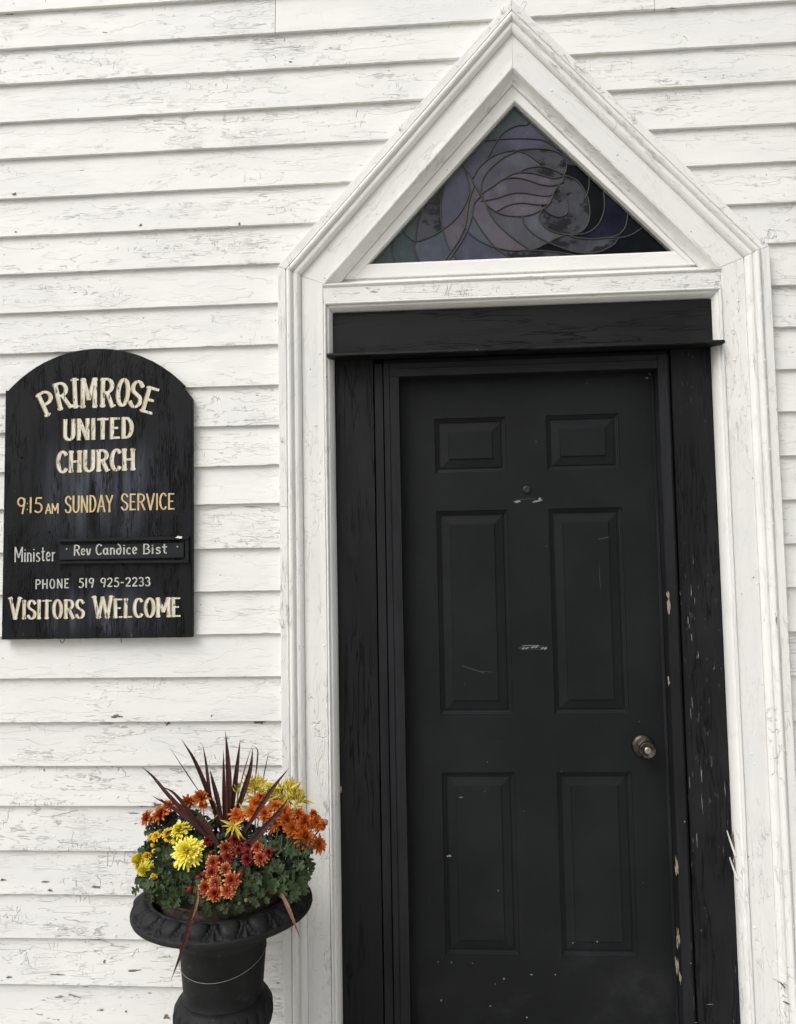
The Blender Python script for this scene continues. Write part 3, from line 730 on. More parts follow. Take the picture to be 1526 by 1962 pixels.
# hand-painted letters: every stroke is a flat ribbon of paint
def arc(cx, cy, rx, ry, a0, a1, n=12): return [(cx+rx*math.cos(R(a0+(a1-a0)*i/n)), cy+ry*math.sin(R(a0+(a1-a0)*i/n))) for i in range(n+1)]
GL = {
 'P': (.62, [[(.12, 0), (.12, 1)], [(.12, .97)]+arc(.30, .73, .26, .245, 90, -90)+[(.12, .485)]]),
 'R': (.68, [[(.12, 0), (.12, 1)], [(.12, .97)]+arc(.30, .74, .26, .235, 90, -90)+[(.12, .505)], [(.33, .50), (.46, .26), (.60, 0)]]),
 'I': (.26, [[(.13, 0), (.13, 1)]]),
 'M': (.86, [[(.11, 0), (.11, 1)], [(.13, .98), (.43, .28)], [(.43, .28), (.73, .98)], [(.75, 1), (.75, 0)]]),
 'O': (.70, [arc(.35, .5, .245, .485, 90, 450, 24)]),
 'S': (.60, [[(.53, .80)]+arc(.30, .735, .20, .245, 35, 190, 9)+[(.16, .58), (.30, .5), (.44, .42)]+arc(.30, .265, .22, .25, 15, -150, 10)+[(.07, .2)]]),
 'E': (.56, [[(.12, 0), (.12, 1)], [(.12, .96), (.50, .96)], [(.12, .51), (.42, .51)], [(.12, .04), (.52, .04)]]),
 'U': (.68, [[(.12, 1), (.12, .3)]+arc(.34, .28, .22, .26, 180, 360, 10)+[(.56, .3), (.56, 1)]]),
 'N': (.70, [[(.12, 0), (.12, 1)], [(.13, .97), (.57, .03)], [(.58, 0), (.58, 1)]]),
 'T': (.62, [[(.31, 0), (.31, 1)], [(.03, .95), (.59, .95)]]),
 'D': (.66, [[(.12, 0), (.12, 1)], [(.12, .96), (.24, .96)]+arc(.26, .5, .29, .46, 88, -88, 14)+[(.24, .04), (.12, .04)]]),
 'C': (.60, [arc(.34, .5, .25, .48, 42, 318, 20)]),
 'H': (.70, [[(.12, 0), (.12, 1)], [(.58, 0), (.58, 1)], [(.12, .5), (.58, .5)]]),
 'A': (.70, [[(.06, 0), (.35, 1)], [(.35, 1), (.64, 0)], [(.17, .34), (.53, .34)]]),
 'Y': (.64, [[(.06, 1), (.32, .48)], [(.58, 1), (.32, .48)], [(.32, .5), (.32, 0)]]),
 'V': (.66, [[(.06, 1), (.33, 0)], [(.33, 0), (.60, 1)]]),
 'W': (1.0, [[(.05, 1), (.27, 0)], [(.27, 0), (.5, .95)], [(.5, .95), (.73, 0)], [(.73, 0), (.95, 1)]]),
 'L': (.52, [[(.12, 1), (.12, 0)], [(.12, .04), (.49, .04)]]),
 'B': (.60, [[(.14, 0), (.14, 1)], [(.10, .97)]+arc(.28, .76, .21, .22, 90, -90, 9)+[(.14, .53)]+arc(.30, .27, .24, .25, 85, -90, 10)+[(.08, .02)]]),
 '9': (.56, [arc(.27, .72, .20, .25, 10, 370, 18), [(.47, .92), (.44, .5), (.34, 0)]]),
 '1': (.26, [[(.13, 1), (.13, 0)]]),
 '5': (.56, [[(.48, .96), (.16, .96)], [(.16, .96), (.12, .58), (.24, .62)]+arc(.25, .31, .23, .30, 80, -140, 12)]),
 '2': (.56, [arc(.27, .74, .20, .23, 165, -25, 10)+[(.40, .52), (.08, .05)], [(.08, .05), (.50, .05)]]),
 '3': (.54, [arc(.25, .75, .19, .22, 150, -80, 10)+[(.24, .53)]+arc(.25, .28, .22, .25, 80, -150, 11)]),
 '-': (.40, [[(.06, .45), (.34, .45)]]), ':': (.20, [[(.1, .58), (.1, .63)], [(.1, .22), (.1, .27)]]), '.': (.1, []),
 ' ': (.42, []),
 'n': (.52, [[(.11, 0), (.11, .62)], [(.11, .42)]+arc(.26, .40, .15, .20, 150, 0, 8)+[(.41, 0)]]),
 'i': (.24, [[(.12, 0), (.12, .62)], [(.12, .80), (.12, .84)]]),
 's': (.46, [[(.39, .54)]+arc(.24, .47, .13, .14, 40, 200, 6)+[(.24, .32)]+arc(.23, .16, .15, .15, 60, -150, 8)]),
 't': (.40, [[(.18, .92), (.18, .15), (.24, .02), (.34, .06)], [(.03, .64), (.36, .66)]]),
 'e': (.50, [[(.10, .32), (.40, .36)]+arc(.25, .33, .155, .30, 10, 320, 16)]),
 'r': (.40, [[(.11, 0), (.11, .62)], [(.11, .40), (.20, .58), (.34, .60)]]),
 'v': (.48, [[(.06, .62), (.20, .02)], [(.20, .02), (.32, .10), (.42, .62)]]),
 'a': (.54, [arc(.24, .32, .16, .28, 50, 350, 14), [(.40, .62), (.40, .08), (.50, .04)]]),
 'd': (.54, [arc(.24, .30, .16, .27, 30, 350, 14)+[(.42, .5), (.36, .82), (.18, 1.0)]]),
 'c': (.46, [arc(.26, .32, .165, .29, 45, 310, 14)]),
}
CREAM = N("cream_sign_paint", .6, .3); _v = CREAM.coord(V90, False)
_a = CREAM.noise(_v, (30, 30, 140), 4, .6); _f = CREAM.step(CREAM.noise(_v, (30, 30, 120), 5, .65, off=5), .565, .61)
CREAM.col(CREAM.mix(_f, CREAM.mix(CREAM.step(_a, .38, .62), (.60, .54, .39), (.74, .72, .64)), (.14, .13, .12))); CREAM.bump(_a, .001, .6)
TAN = N("tan_sign_paint", .6, .3); _v = TAN.coord(V90, False); _a = TAN.noise(_v, (30, 30, 90), 4, .6)
TAN.col(TAN.mix(_a, (.33, .24, .12), (.50, .40, .23)))
GOLD = N("ochre_sign_paint", .6, .3); _v = GOLD.coord(V90, False); _a = GOLD.noise(_v, (50, 50, 120), 4, .6)
GOLD.col(GOLD.mix(GOLD.step(_a, .35, .65), (.56, .38, .15), (.66, .54, .33)))
PALE = N("off_white_sign_paint", .6, .3); _v = PALE.coord(V90, False); _a = PALE.noise(_v, (50, 50, 120), 4, .6)
PALE.col(PALE.mix(PALE.step(_a, .4, .65), (.40, .40, .37), (.62, .62, .58)))
class Pen:
    def __init__(s): s.mb = MB(); s.k = 0
    def stroke(s, pts, O, ex, ez, hx, hy, shift=(0, 0), y=None):
        """pts in letter units; ex/ez world vectors of one unit; hx/hy half widths in metres"""
        W_ = [O+ex*p[0]+ez*p[1]+Vector((shift[0], 0, shift[1])) for p in pts]
        s.k += 1; Y = (SY if y is None else y)-.0004-.000012*s.k
        L, Rr = [], []
        for i, p in enumerate(W_):
            t = W_[min(i+1, len(W_)-1)]-W_[max(i-1, 0)]; t = Vector((t.x, t.z)).normalized(); n = Vector((-t.y, t.x))
            h = math.sqrt((n.x*hx)**2+(n.y*hy)**2)*(1+.10*n1(p.x*150, p.z*150))
            q = Vector((p.x, p.z))
            if i == 0: q -= t*h*.25
            if i == len(W_)-1: q += t*h*.25
            L.append(q+n*h); Rr.append(q-n*h)
        vs = [(a.x, Y, a.y) for a in L]+[(a.x, Y, a.y) for a in Rr]; m = len(L)
        s.mb.add(vs, [(i, i+1, m+i+1, m+i) for i in range(m-1)])
    def glyph(s, ch, O, ex, ez, hx, hy, serif=False, **k):
        w_, st = GL[ch]
        for pl in st:
            if len(pl) == 2:
                pl = [(pl[0][0]*(1-t)+pl[1][0]*t, pl[0][1]*(1-t)+pl[1][1]*t) for t in (0, .25, .5, .75, 1)]
            s.stroke(pl, O, ex, ez, hx, hy, **k)
            if serif:
                for p in (pl[0], pl[-1]):
                    if (p[1] < .03 or p[1] > .97) and len(pl) < 9:
                        y = .05 if p[1] < .5 else .95
                        s.stroke([(p[0]-.12, y), (p[0], y), (p[0]+.12, y)], O, ex, ez, hx*.4, hy*.75, **k)
    def text(s, txt, pL, pR, hpx, hx, hy, serif=False, y=None, caps=1., sp=0., shift=(0, 0), jit=.0):
        yy = SY if y is None else y
        A, sc = atd(*pL, yy); B = at(*pR, yy); H = hpx/sc
        tot = sum((GL[c][0]+sp)*(caps if (c.isupper() and i and txt[i-1] != ' ') else 1) for i, c in enumerate(txt))-sp
        d = B-A; ux = d.length/tot; ex = d.normalized(); x = 0
        for i, c in enumerate(txt):
            k = caps if (c.isupper() and i and txt[i-1] != ' ') else 1
            j = jit*n1(i*3.3, hpx, tot)
            ez = Vector((.03*n1(i*2.1, tot)*H, 0, H*k*(1+j*.5)))
            s.glyph(c, A+ex*(x*ux)+Vector((0, 0, j*H*.4)), ex*(ux*k), ez, hx, hy, serif, y=yy, shift=shift)
            x += (GL[c][0]+sp)*k
    def build(s, mat, parent=sign): return s.mb.build("lettering", mat, parent)
def zs1(x, y): return (x*400/1266, 640+y*620/1962)
def big_text(fn, thick, tw=1.22):
    p = Pen(); fn(p, thick*tw, -.0016); p.build(TAN)
    p = Pen(); p.k = 60; fn(p, thick, .0006); p.build(CREAM)
PR = [('P', 318, 484, 150, 25, 92), ('R', 399, 452, 165, 13, 92), ('I', 461, 448, 182, 3, 48), ('M', 541, 446, 180, 0, 100), ('R', 652, 442, 176, -1, 88), ('O', 742, 436, 166, -5, 88), ('S', 816, 444, 163, -10, 84), ('E', 889, 478, 160, -17, 84)]
def primrose(p, t, sh):
    for c, x, yb, h, rot, wd in PR:
        O, sc = atd(*zs1(x, yb), SY); k = .316/sc; a = R(rot)
        H = h*k; Wd = wd*k/GL[c][0]
        ex = Vector((math.cos(a), 0, math.sin(a)))*Wd; ez = Vector((-math.sin(a), 0, math.cos(a)))*H
        p.glyph(c, O-ex*GL[c][0]*.5, ex, ez, t*1.0, t*.62, True, shift=(sh, 0))
big_text(primrose, .0056)
big_text(lambda p, t, sh: p.text("UNITED", zs1(383, 645), zs1(814, 630), 127*.316, t, t*.6, shift=(sh, 0), sp=.06), .0053)
big_text(lambda p, t, sh: p.text("CHURCH", zs1(346, 842), zs1(822, 824), 130*.316, t, t*.6, True, shift=(sh, 0), sp=.07), .0053)
big_text(lambda p, t, sh: p.text("VISITORS", zs1(58, 1730), zs1(514, 1724), 132*.316, t, t*.5, True, caps=.86, shift=(sh, 0), sp=.06), .0042)
big_text(lambda p, t, sh: p.text("WELCOME", zs1(568, 1724), zs1(1098, 1714), 134*.316, t, t*.5, True, caps=.86, shift=(sh, 0), sp=.05), .0044)
p = Pen()
p.text("9", zs1(102, 1090), zs1(158, 1090), 100*.316, .0028, .0022)
p.text(":", zs1(158, 1088), zs1(172, 1088), 100*.316, .0013, .0012)
p.text("1", zs1(176, 1084), zs1(196, 1084), 94*.316, .0028, .0022); p.text("5", zs1(205, 1082), zs1(262, 1082), 92*.316, .0028, .0022)
p.text("AM", zs1(274, 1090), zs1(358, 1086), 60*.316, .0022, .0018)
p.text("SUNDAY", zs1(392, 1084), zs1(688, 1078), 102*.316, .0028, .0020, sp=.02, jit=.05)
p.text("SERVICE", zs1(732, 1070), zs1(1062, 1062), 100*.316, .0028, .0020, sp=.02, jit=.05)
p.build(GOLD)
p = Pen(); p.text("Minister", zs1(85, 1383), zs1(338, 1376), 88*.316, .0022, .0016, sp=.03, jit=.08)
p.text("PHONE", zs1(213, 1546), zs1(420, 1540), 56*.316, .0022, .0018, sp=.12)
p.text("519", zs1(476, 1538), zs1(572, 1536), 56*.316, .0022, .0018, sp=.1); p.text("925-2233", zs1(610, 1534), zs1(914, 1528), 54*.316, .0022, .0018, sp=.08)
p.build(PALE)
# slot with the name plate
def quad_box(mb, a, b, c, d, y0, y1):
    """a b c d: px corners counter-clockwise from bottom left, y1 nearer the viewer"""
    P0 = [at(*zs1(*q), y1) for q in (a, b, c, d)]
    vs = [(p.x, y0, p.z) for p in P0]+[(p.x, y1, p.z) for p in P0]
    mb.add(vs, [(4, 5, 6, 7), (0, 1, 5, 4), (1, 2, 6, 5), (2, 3, 7, 6), (3, 0, 4, 7), (3, 2, 1, 0)])
K_slot = black_paint("black_slot_paint", 0, 0, .3, base=(.011, .0115, .013))
mb = MB()
quad_box(mb, (350, 1260), (1140, 1244), (1145, 1226), (348, 1243), SY, SY-.0125)     # top rail
quad_box(mb, (350, 1392), (1142, 1386), (1142, 1372), (350, 1378), SY, SY-.0100)     # bottom rail
quad_box(mb, (1124, 1372), (1143, 1372), (1143, 1245), (1124, 1246), SY, SY-.0080)
fr_o = mb.build("name_slot", K_slot, sign)
mb = MB(); quad_box(mb, (362, 1369), (1114, 1354), (1114, 1266), (362, 1281), SY-.0012, SY-.0062)
plate = mb.build("name_plate", black_paint("black_plate_paint", 0, 0, 0, base=(.013, .0138, .0155), rough=.4), sign)
p = Pen(); yp = SY-.0062
p.text("Rev", zs1(445, 1342), zs1(552, 1340), 62*.316, .0024, .0016, y=yp, sp=.03)
p.mb.build("lettering", PALE, plate); p = Pen()
p.text("Candice", zs1(578, 1340), zs1(835, 1334), 64*.316, .0024, .0016, y=yp, sp=.03, jit=.06)
p.mb.build("lettering", PALE, plate); p = Pen()
p.text("Bist", zs1(862, 1334), zs1(1016, 1330), 60*.316, .0024, .0016, y=yp, sp=.05, jit=.06)
p.mb.build("lettering", PALE, plate)
for q in ((405, 1305), (1077, 1291)):
    c = at(*zs1(*q), yp); vs, fs = lathe([(0, .0016), (.0024, .0013), (.0032, 0)], (c.x, yp, c.z), n=14); mesh("screw", vs, fs, simple("screw_head", (.30, .30, .29), .4, .7), plate, True)
c = at(*zs1(1088, 1233), SY-.0126); chip(343.5, 1029.7, 12, 4.5, SY-.0128, W_flake, sign)
# knots and splits that stand proud on the board
mb = MB()
for q, r in (((130, 745), .006), ((300, 1198), .004), ((745, 1400), .003)):
    c = at(*zs1(*q), SY); mb.tube([(c.x-r, SY+.001, c.z-r*.4), (c.x, SY-.003, c.z), (c.x+r, SY+.001, c.z-r*.2)], [.0012, .0022, .001], 5)
tag(mb.build("splinters", K_sign, sign), kind='stuff')

# ------------------------------------------------------------------ hooks, nails, insect
IRON = simple("rusty_iron", (.045, .036, .030), .6, .3, .4, 150)
def hook(pts, rad, mat, label, name="wire_hook", cat="hook", group="hooks and bent nails around the doorway and notice board"):
    P = smoothpath(pts, 6); mb = MB(); mb.tube(P, rad, 6); o = mb.build(name, mat, None, True); return tag(o, label, cat, group)
def hk(px, py, Y, kind, mat, label, s=1., **k):
    c, sc = atd(px, py, Y); u = s/sc
    shapes = {
     'j': [(0, .012, 7), (0, -.004, 7), (0, -.010, 4), (-1, -.011, -2), (-4.5, -.011, -5), (-8, -.011, -2.5), (-8.5, -.011, 1)],
     'peg': [(0, .012, 8), (0, -.006, 8), (0, -.007, 4), (.3, -.007, -5)],
     'u': [(-3, .01, 8), (-3, -.004, 7), (-3.5, -.010, 0), (0, -.012, -6), (4.5, -.012, -4), (5, -.012, 3), (3.5, -.012, 6)],
     'v': [(-4, -.008, 7), (-1, -.004, -5), (0, .01, -6), (1, -.004, -5), (4, -.010, 7)],
     'q': [(-5, -.006, 4), (-3, -.010, 7), (2, -.012, 8), (5, -.012, 5), (3, -.010, 0), (0, -.006, -4), (0, .01, -6)],
    }[kind]
    return hook([(c.x+a*u, Y+b, c.z+d*u) for a, b, d in shapes], .0011*s**.3, mat, label, **k)
W_wire = simple("painted_wire", (.62, .61, .58), .5, 0, .2, 90)
hk(127, 1226, .004, 'j', IRON, "dark cup hook curling out under the left half of the black notice board")
hk(234, 1226, .004, 'peg', IRON, "straight dark peg pointing down under the middle of the black notice board")
hk(1490, 822, -.014, 'u', W_wire, "upper of two white painted wire hooks on the right side of the door casing", 1.05)
hk(1503, 1187, -.014, 'u', W_wire, "lower of two white painted wire hooks on the right side of the door casing", 1.1)
hk(541, 843, -.014, 'v', W_wire, "white bent staple on the left upright of the casing, beside the notice board top", .8)
hk(541, 1198, -.014, 'v', W_wire, "white bent staple on the left upright of the casing, level with the notice board bottom", .8)
hk(767, 246, -.014, 'v', W_wire, "white bent nail halfway up the left slope of the pointed gable", .8)
hk(1213, 226, -.014, 'v', W_wire, "white bent nail on the outer edge of the right slope of the pointed gable", 1.0)
hk(962, 22, -.014, 'v', W_wire, "white bent nail just left of the gable peak", .8)
hk(1004, 15, -.014, 'q', W_wire, "white question-mark shaped wire hook just right of the gable peak", .9)
hk(1460, 464, -.012, 'v', W_wire, "tangle of white wire at the right shoulder of the casing", .9)
# insect resting on the right casing board, and a dry twig below it
IB = -.0195; c, sc = atd(1499, 1886, IB); u = 1/sc
BUG = simple("insect_brown", (.035, .022, .018), .5)
bug = thing("insect", (c.x, 0, c.z), "tiny dark long-legged insect resting on the right upright of the casing", "insect")
mb = MB(); mb.tube([(c.x-5*u, IB-.003, c.z+5*u), (c.x-1*u, IB-.004, c.z+1*u), (c.x+5*u, IB-.002, c.z-6*u)], [.0009, .0019, .0011], 6); body = mb.build("body", BUG, bug, True)
for dx, dz in ((-14, 9), (-9, 4), (7, 3), (10, -2), (-3, -10), (4, -12)):
    mb = MB(); mb.tube([(c.x, IB-.0025, c.z), (c.x+dx*.5*u, IB-.005, c.z+dz*.5*u+2*u), (c.x+dx*u, IB-.0008, c.z+dz*u)], .0005, 4); mb.build("leg", BUG, bug)
c, sc = atd(1507, 1921, IB); u = 1/sc
mb = MB(); mb.tube([(c.x-6*u, IB-.0015, c.z+2.5*u), (c.x, IB-.0025, c.z), (c.x+6*u, IB-.0015, c.z-3*u)], [.0012, .0022, .0014], 6)
tag(mb.build("dry_twig", simple("twig_brown", (.10, .075, .06), .8), None), "stubby brown twig stuck to the casing just below the insect", "twig")
# two slivers of paint curling off the right inner moulding, and the wood they bared
for (px, py, tx, ty, wp) in ((1409, 1641, 1393, 1592, 4.2), (1412, 1684, 1398, 1643, 4.2)):
    Y = .016; a, sc = atd(px, py, Y); b = at(tx, ty, Y-.012); wd = wp/sc
    vs = []; 
    for i in range(7):
        t = i/6; p = Vector(a).lerp(b, t); p.y = Y-.012*t*t; k = wd*(1-.55*t)
        vs += [(p.x-k*.2, p.y, p.z), (p.x+k, p.y+.001, p.z+.0005), (p.x+k*.5, p.y+.0009, p.z)]
    mesh("paint_curl", vs, [(i*3, i*3+1, i*3+4, i*3+3) for i in range(6)]+[(i*3+3, i*3+5, i*3+2, i*3) for i in range(6)], W_flake, casing)
    chip(px-3, (py+ty)/2+2, 5, abs(py-ty)*.9, .0260, simple("bared_brown_wood", (.10, .075, .07), .8), casing, tilt=.05)
chip(1429, 1560, 4, 17, .0040, simple("bared_grey_wood", (.17, .14, .13), .8), casing)
chip(652, 1513, 6, 12, .0385, BARE, fr)

# brown losses along the clapboards, where the paint has gone
LOSS = simple("exposed_brown_wood", (.17, .14, .12), .85, var=.4, sc=90)
for px, py, ww, hh in ((162, 86, 9, 3), (28, 372, 6, 4), (459, 429, 4, 6), (269, 431, 5, 3), (31, 444, 4, 3), (225, 1373, 15, 5), (321, 1387, 11, 8), (499, 1384, 20, 4), (183, 1700, 17, 5), (97, 1706, 7, 4), (88, 1690, 14, 3), (7, 1686, 9, 3), (200, 1843, 4, 6),
                       (18, 1873, 8, 3), (319, 1949, 12, 7), (301, 1541, 16, 6), (272, 1545, 12, 3), (84, 1476, 3, 3), (415, 1880, 4, 3), (242, 1939, 4, 3), (533, 1884, 3, 3), (20, 26, 14, 2.5), (557, 118, 7, 3), (1292, 15, 14, 2.5), (406, 1372, 3, 3), (113, 1868, 30, 2.5), (262, 1860, 22, 3), (190, 1936, 12, 2)):
    p = at(px, py, .012); Zs = ZL if px < 900 else ZR
    i = next((i for i in range(len(Zs)-1) if Zs[i+1] <= p.z < Zs[i]), None)
    if i is None: continue
    chip(px, py, ww, hh, .0078+.0123*(p.z-Zs[i+1])/(Zs[i]-Zs[i+1])-.0013, LOSS, wall, rag=.75)
# paint flakes lifting from the boards: small bent chips of real paint
def flakes(parent, spots, name="paint_flakes", mat=W_flake):
    rg = random.Random(len(spots)*3+1); mb = MB()
    for (x, y, z, horiz, s) in spots:
        L = s*rg.uniform(.6, 1.5); Wd = s*rg.uniform(.25, .6); lift = s*rg.uniform(.12, .4)
        a = rg.uniform(-.3, .3)+(0 if horiz else math.pi/2); ca, sa = math.cos(a), math.sin(a)
        j = [rg.uniform(-.2, .2) for _ in range(8)]
        P = [(-.5, 0, 0), (-.1+j[0], .02, 0), (.3+j[1], -.02, 0), (.5, 0, 0), (-.45+j[2]*.4, -1+j[3], .6), (-.05+j[4], -1.1+j[5], 1), (.25+j[6], -.9+j[7], .9), (.5, -.6, .4)]
        vs = []
        for u, v, l in P:
            uu, vv = u*L, v*Wd
            vs.append((x+uu*ca-vv*sa, y-.0004-l*lift, z+uu*sa+vv*ca))
        mb.add(vs, [(0, 1, 5, 4), (1, 2, 6, 5), (2, 3, 7, 6)])
    return tag(mb.build(name, mat, parent), kind='stuff')
rg = random.Random(4); sp = []
for k in range(520):
    x = rg.uniform(-1.7, -.78); i = rg.randrange(6, len(ZL)-1); zb, zt = ZL[i+1], ZL[i]
    if rg.random() > (.95 if zb < 1.0 else .4): continue
    t = rg.random()**1.6; z = zb+.006+(zt-zb-.012)*t
    if sx0-.02 < x < sx1+.02 and 1.22 < z < 2.14: continue
    if z > ZK: continue
    sp.append((x, .0078+.0123*(z-zb)/(zt-zb), z, True, rg.uniform(.003, .0085)*(1.15 if zb < 1 else .75)))
for k in range(120):
    z = rg.uniform(2.45, 3.25); x = rg.uniform(-1.7, .85)
    if abs(x-XM) < (ZT-z)/SL+.04: continue
    i = next(i for i in range(len(ZL)-1) if ZL[i+1] <= z < ZL[i]); zb, zt = ZL[i+1], ZL[i]
    if not zb+.006 < z < zt-.006: continue
    sp.append((x, .0080+.0123*(z-zb)/(zt-zb), z, True, rg.uniform(.003, .006)))
flakes(wall, sp)
sp = []
for k in range(150):
    z = rg.uniform(0, 2.3); sp.append((rg.choice((XA+rg.uniform(.072, .134), XB-rg.uniform(.072, .134))), .0002, z, rg.random() < .5, rg.uniform(.003, .0075)))
for k in range(60): z = rg.uniform(0, 2.3); sp.append((XB-rg.uniform(.03, .045), -.0235, z, False, rg.uniform(.003, .006)))
for k in range(60):
    t = rg.random(); u = rg.uniform(.072, .13); q = offset_path(PATH, u); s_ = rg.choice((1, 2)); p = q[s_].lerp(q[s_+1], t); sp.append((p.x, .0002, p.y, rg.random() < .5, rg.uniform(.003, .0065)))
for k in range(110):
    t = rg.random(); u = rg.uniform(.004, .022); q = offset_path(PATH, u); s_ = rg.choice((1, 2, 2)); p = q[s_].lerp(q[s_+1], t); sp.append((p.x, -.0158, p.y, rg.random() < .5, rg.uniform(.003, .006)))
for k in range(36): sp.append((rg.uniform(lx0, lx1), .0008, rg.uniform(2.265, 2.303), rg.random() < .5, rg.uniform(.003, .006)))
flakes(casing, sp)

# ------------------------------------------------------------------ cast iron urn
UX, UY = -.856, -.272
urn = thing("garden_urn", (UX, UY, -.045), "black cast iron pedestal urn with egg-and-dart rim standing left of the door", "urn")
def iron_mat(k=1.):
    m = N("black_cast_iron", .6, .25); v = m.coord(0, False); n = m.noise(v, (9, 9, 9), 5, .65); f = m.noise(v, (160, 160, 160), 3)
    c = m.mix(m.step(n, .35, .7), (.0065*k, .0067*k, .0072*k), (.014*k, .0144*k, .0155*k))
    du = m.mul(m.step(m.noise(v, (30, 30, 30), 5, .7, off=4), .58, .75), .55); c = m.mix(du, c, (.07, .066, .06))
    c = m.mix(m.mul(m.specks(v, 50, .1, .93), .6), c, (.3, .3, .28))
    m.col(c); m.rough(m.math('ADD', .48, m.math('MULTIPLY', n, .3))); m.bump(m.math('ADD', f, m.math('MULTIPLY', n, 3)), .0009, .6); return m.mat
IR = iron_mat()
def revolve(name, prof, mat, parent, n=160, fn=None, close=False):
    vs = []; K = len(prof)
    for j in range(n):
        a = 2*math.pi*j/n
        for k, (r, z) in enumerate(prof):
            dr, dz = fn(a, k, r, z) if fn else (0, 0)
            vs.append((UX+(r+dr)*math.cos(a), UY+(r+dr)*math.sin(a), z+dz))
    fs = [(j*K+k, ((j+1) % n)*K+k, ((j+1) % n)*K+k+1, j*K+k+1) for j in range(n) for k in range(K-1)]
    return mesh(name, vs, [f[::-1] for f in fs], mat, parent, True)
NE = 18
# rim: inner wall, lip, convex egg-and-dart band, rolled edge, underside
RIMP = [(.168, .548), (.172, .575), (.1755, .600), (.178, .6085), (.1815, .6125), (.1855, .6120), (.1875, .6085)]
for i in range(1, 19):
    t = i/18; RIMP.append((.1875+.0400*t, .6085+.0030*math.sin(math.pi*t)-.0235*t**1.5))
RIMP += [(.2296, .5835), (.2310, .5800), (.2312, .5745), (.2295, .5700), (.224, .5665), (.210, .5635), (.185, .5570), (.155, .545), (.130, .528), (.1165, .510), (.1130, .497)]
def eggs(a, k, r, z):
    if not 7 <= k <= 24: return 0, 0
    t = (k-6)/18.5; ph = (a*NE/(2*math.pi)) % 1; d = abs(ph-.5)*2                # 0 in the egg, 1 at the dart
    wdt = .66*math.sqrt(max(0, 1-((t-.30)/.66)**2)) if t > .30 else .66
    e = d/max(wdt, .01)
    if e < 1: h = .0100*math.sqrt(max(0, 1-e**2.4))
    elif e < 1.16: h = -.0080
    elif e < 1.42: h = .0050
    else: h = -.0060+.0095*max(0, 1-abs(d-1)*6)
    h *= min(1, math.sin(math.pi*min(1, max(0, t)))*2.2)
    return h*.45, h*.9
IRR = iron_mat(1.25)
revolve("rim", RIMP, IRR, urn, NE*22, eggs)
revolve("neck", [(.112, .520), (.1130, .505), (.1110, .480), (.1085, .450), (.1058, .420), (.1035, .390), (.1018, .372), (.1015, .3600), (.1040, .3560), (.1045, .3530), (.1035, .350)], IR, urn, 96)
def gad(a, k, r, z):
    if k < 4 or k > 15: return 0, 0
    t = (k-4)/11; ph = (a*24/(2*math.pi)) % 1
    h = math.sqrt(max(0, 1-(abs(ph-.5)*2)**2)); return .0125*(h-.62)*min(1, .65+t*8)*min(1, (1.02-t)*4), 0
BP_ = [(.098, .3530), (.1065, .3510), (.1140, .3460), (.1190, .3390)]
for i in range(14):
    t = i/13; BP_.append((.1215+.0040*math.sin(t*math.pi)-.0860*t**2.4, .3300-.135*t))
BP_ += [(.034, .188), (.036, .180), (.042, .176), (.042, .168), (.033, .160), (.030, .140), (.033, .110), (.045, .075), (.070, .045), (.085, .034), (.088, .026), (.088, .020)]
revolve("bowl", BP_, IRR, urn, 24*14, gad)
mb = MB(); mb.box(UX-.115, UX+.115, UY-.115, UY+.115, -.045, .0205, .006); mb.build("plinth", IR, urn)
# thin wire round the neck
mb = MB(); P = []
for i in range(61):
    a = 2*math.pi*i/60; z = .452+.010*math.cos(a)+.004*math.sin(a*2+1)+.016*max(0, -math.sin(a))*(-1)
    P.append((UX+.1108*math.cos(a), UY+.1108*math.sin(a), z))
mb.tube(P, .0008, 5); q = at(527, 1783, UY-.10); 
tag(mb.build("wire_loop", simple("thin_wire", (.30, .28, .24), .5, .2), None), "thin pale wire looped loosely around the neck of the black urn", "wire")
# fibre liner pot
def liner_mat():
    m = N("fibre_liner", .95, .2); v = m.coord(0, False); n = m.noise(v, (45, 45, 90), 6, .75)
    m.col(m.mix(m.step(n, .35, .68), (.022, .017, .012), (.105, .082, .060))); m.bump(n, .006, 1); return m.mat
LM = liner_mat()
lin = revolve("planter_liner", [(.130, .562), (.1555, .590), (.1590, .6215), (.1565, .6245), (.1520, .6235), (.1500, .612), (.0, .606)], LM, None, 90, lambda a, k, r, z: (.0022*n1(math.cos(a)*5, math.sin(a)*5, k), .0035*n1(math.cos(a)*4, math.sin(a)*4, 9)))
tag(lin, "brown fibre liner pot of soil sunk inside the urn rim", "plant pot")

# ------------------------------------------------------------------ plants
def veg(name, c1, c2, rough=.5, sc=60, trans=.0, spec=.35, rand=.35, c3=None):
    m = N(name, rough, spec); v = m.coord(0, True); n = m.noise(v, (sc, sc, sc), 3)
    oi = m.new('ShaderNodeObjectInfo')
    c = m.mix(m.step(n, .3, .7), c1, c2)
    c = m.mix(m.math('MULTIPLY', oi.outputs['Random'], rand), c, tuple(x*.45 for x in c1) if c3 is None else c3)
    m.col(c); m.bump(n, .001, .5)
    if trans:
        m.b.inputs['Subsurface Weight'].default_value = trans; m.b.inputs['Subsurface Radius'].default_value = (.004, .004, .002); m.b.inputs['Subsurface Scale'].default_value = 1
    return m.mat
LEAF = veg("chrysanthemum_leaf", (.020, .038, .010), (.055, .084, .026), .5)
LEAFD = veg("shaded_foliage", (.006, .013, .006), (.018, .032, .013), .6)  # leaf colour darkened to paint in the shade inside the mound
STEM = veg("pale_green_stem", (.06, .085, .04), (.10, .13, .07), .6)
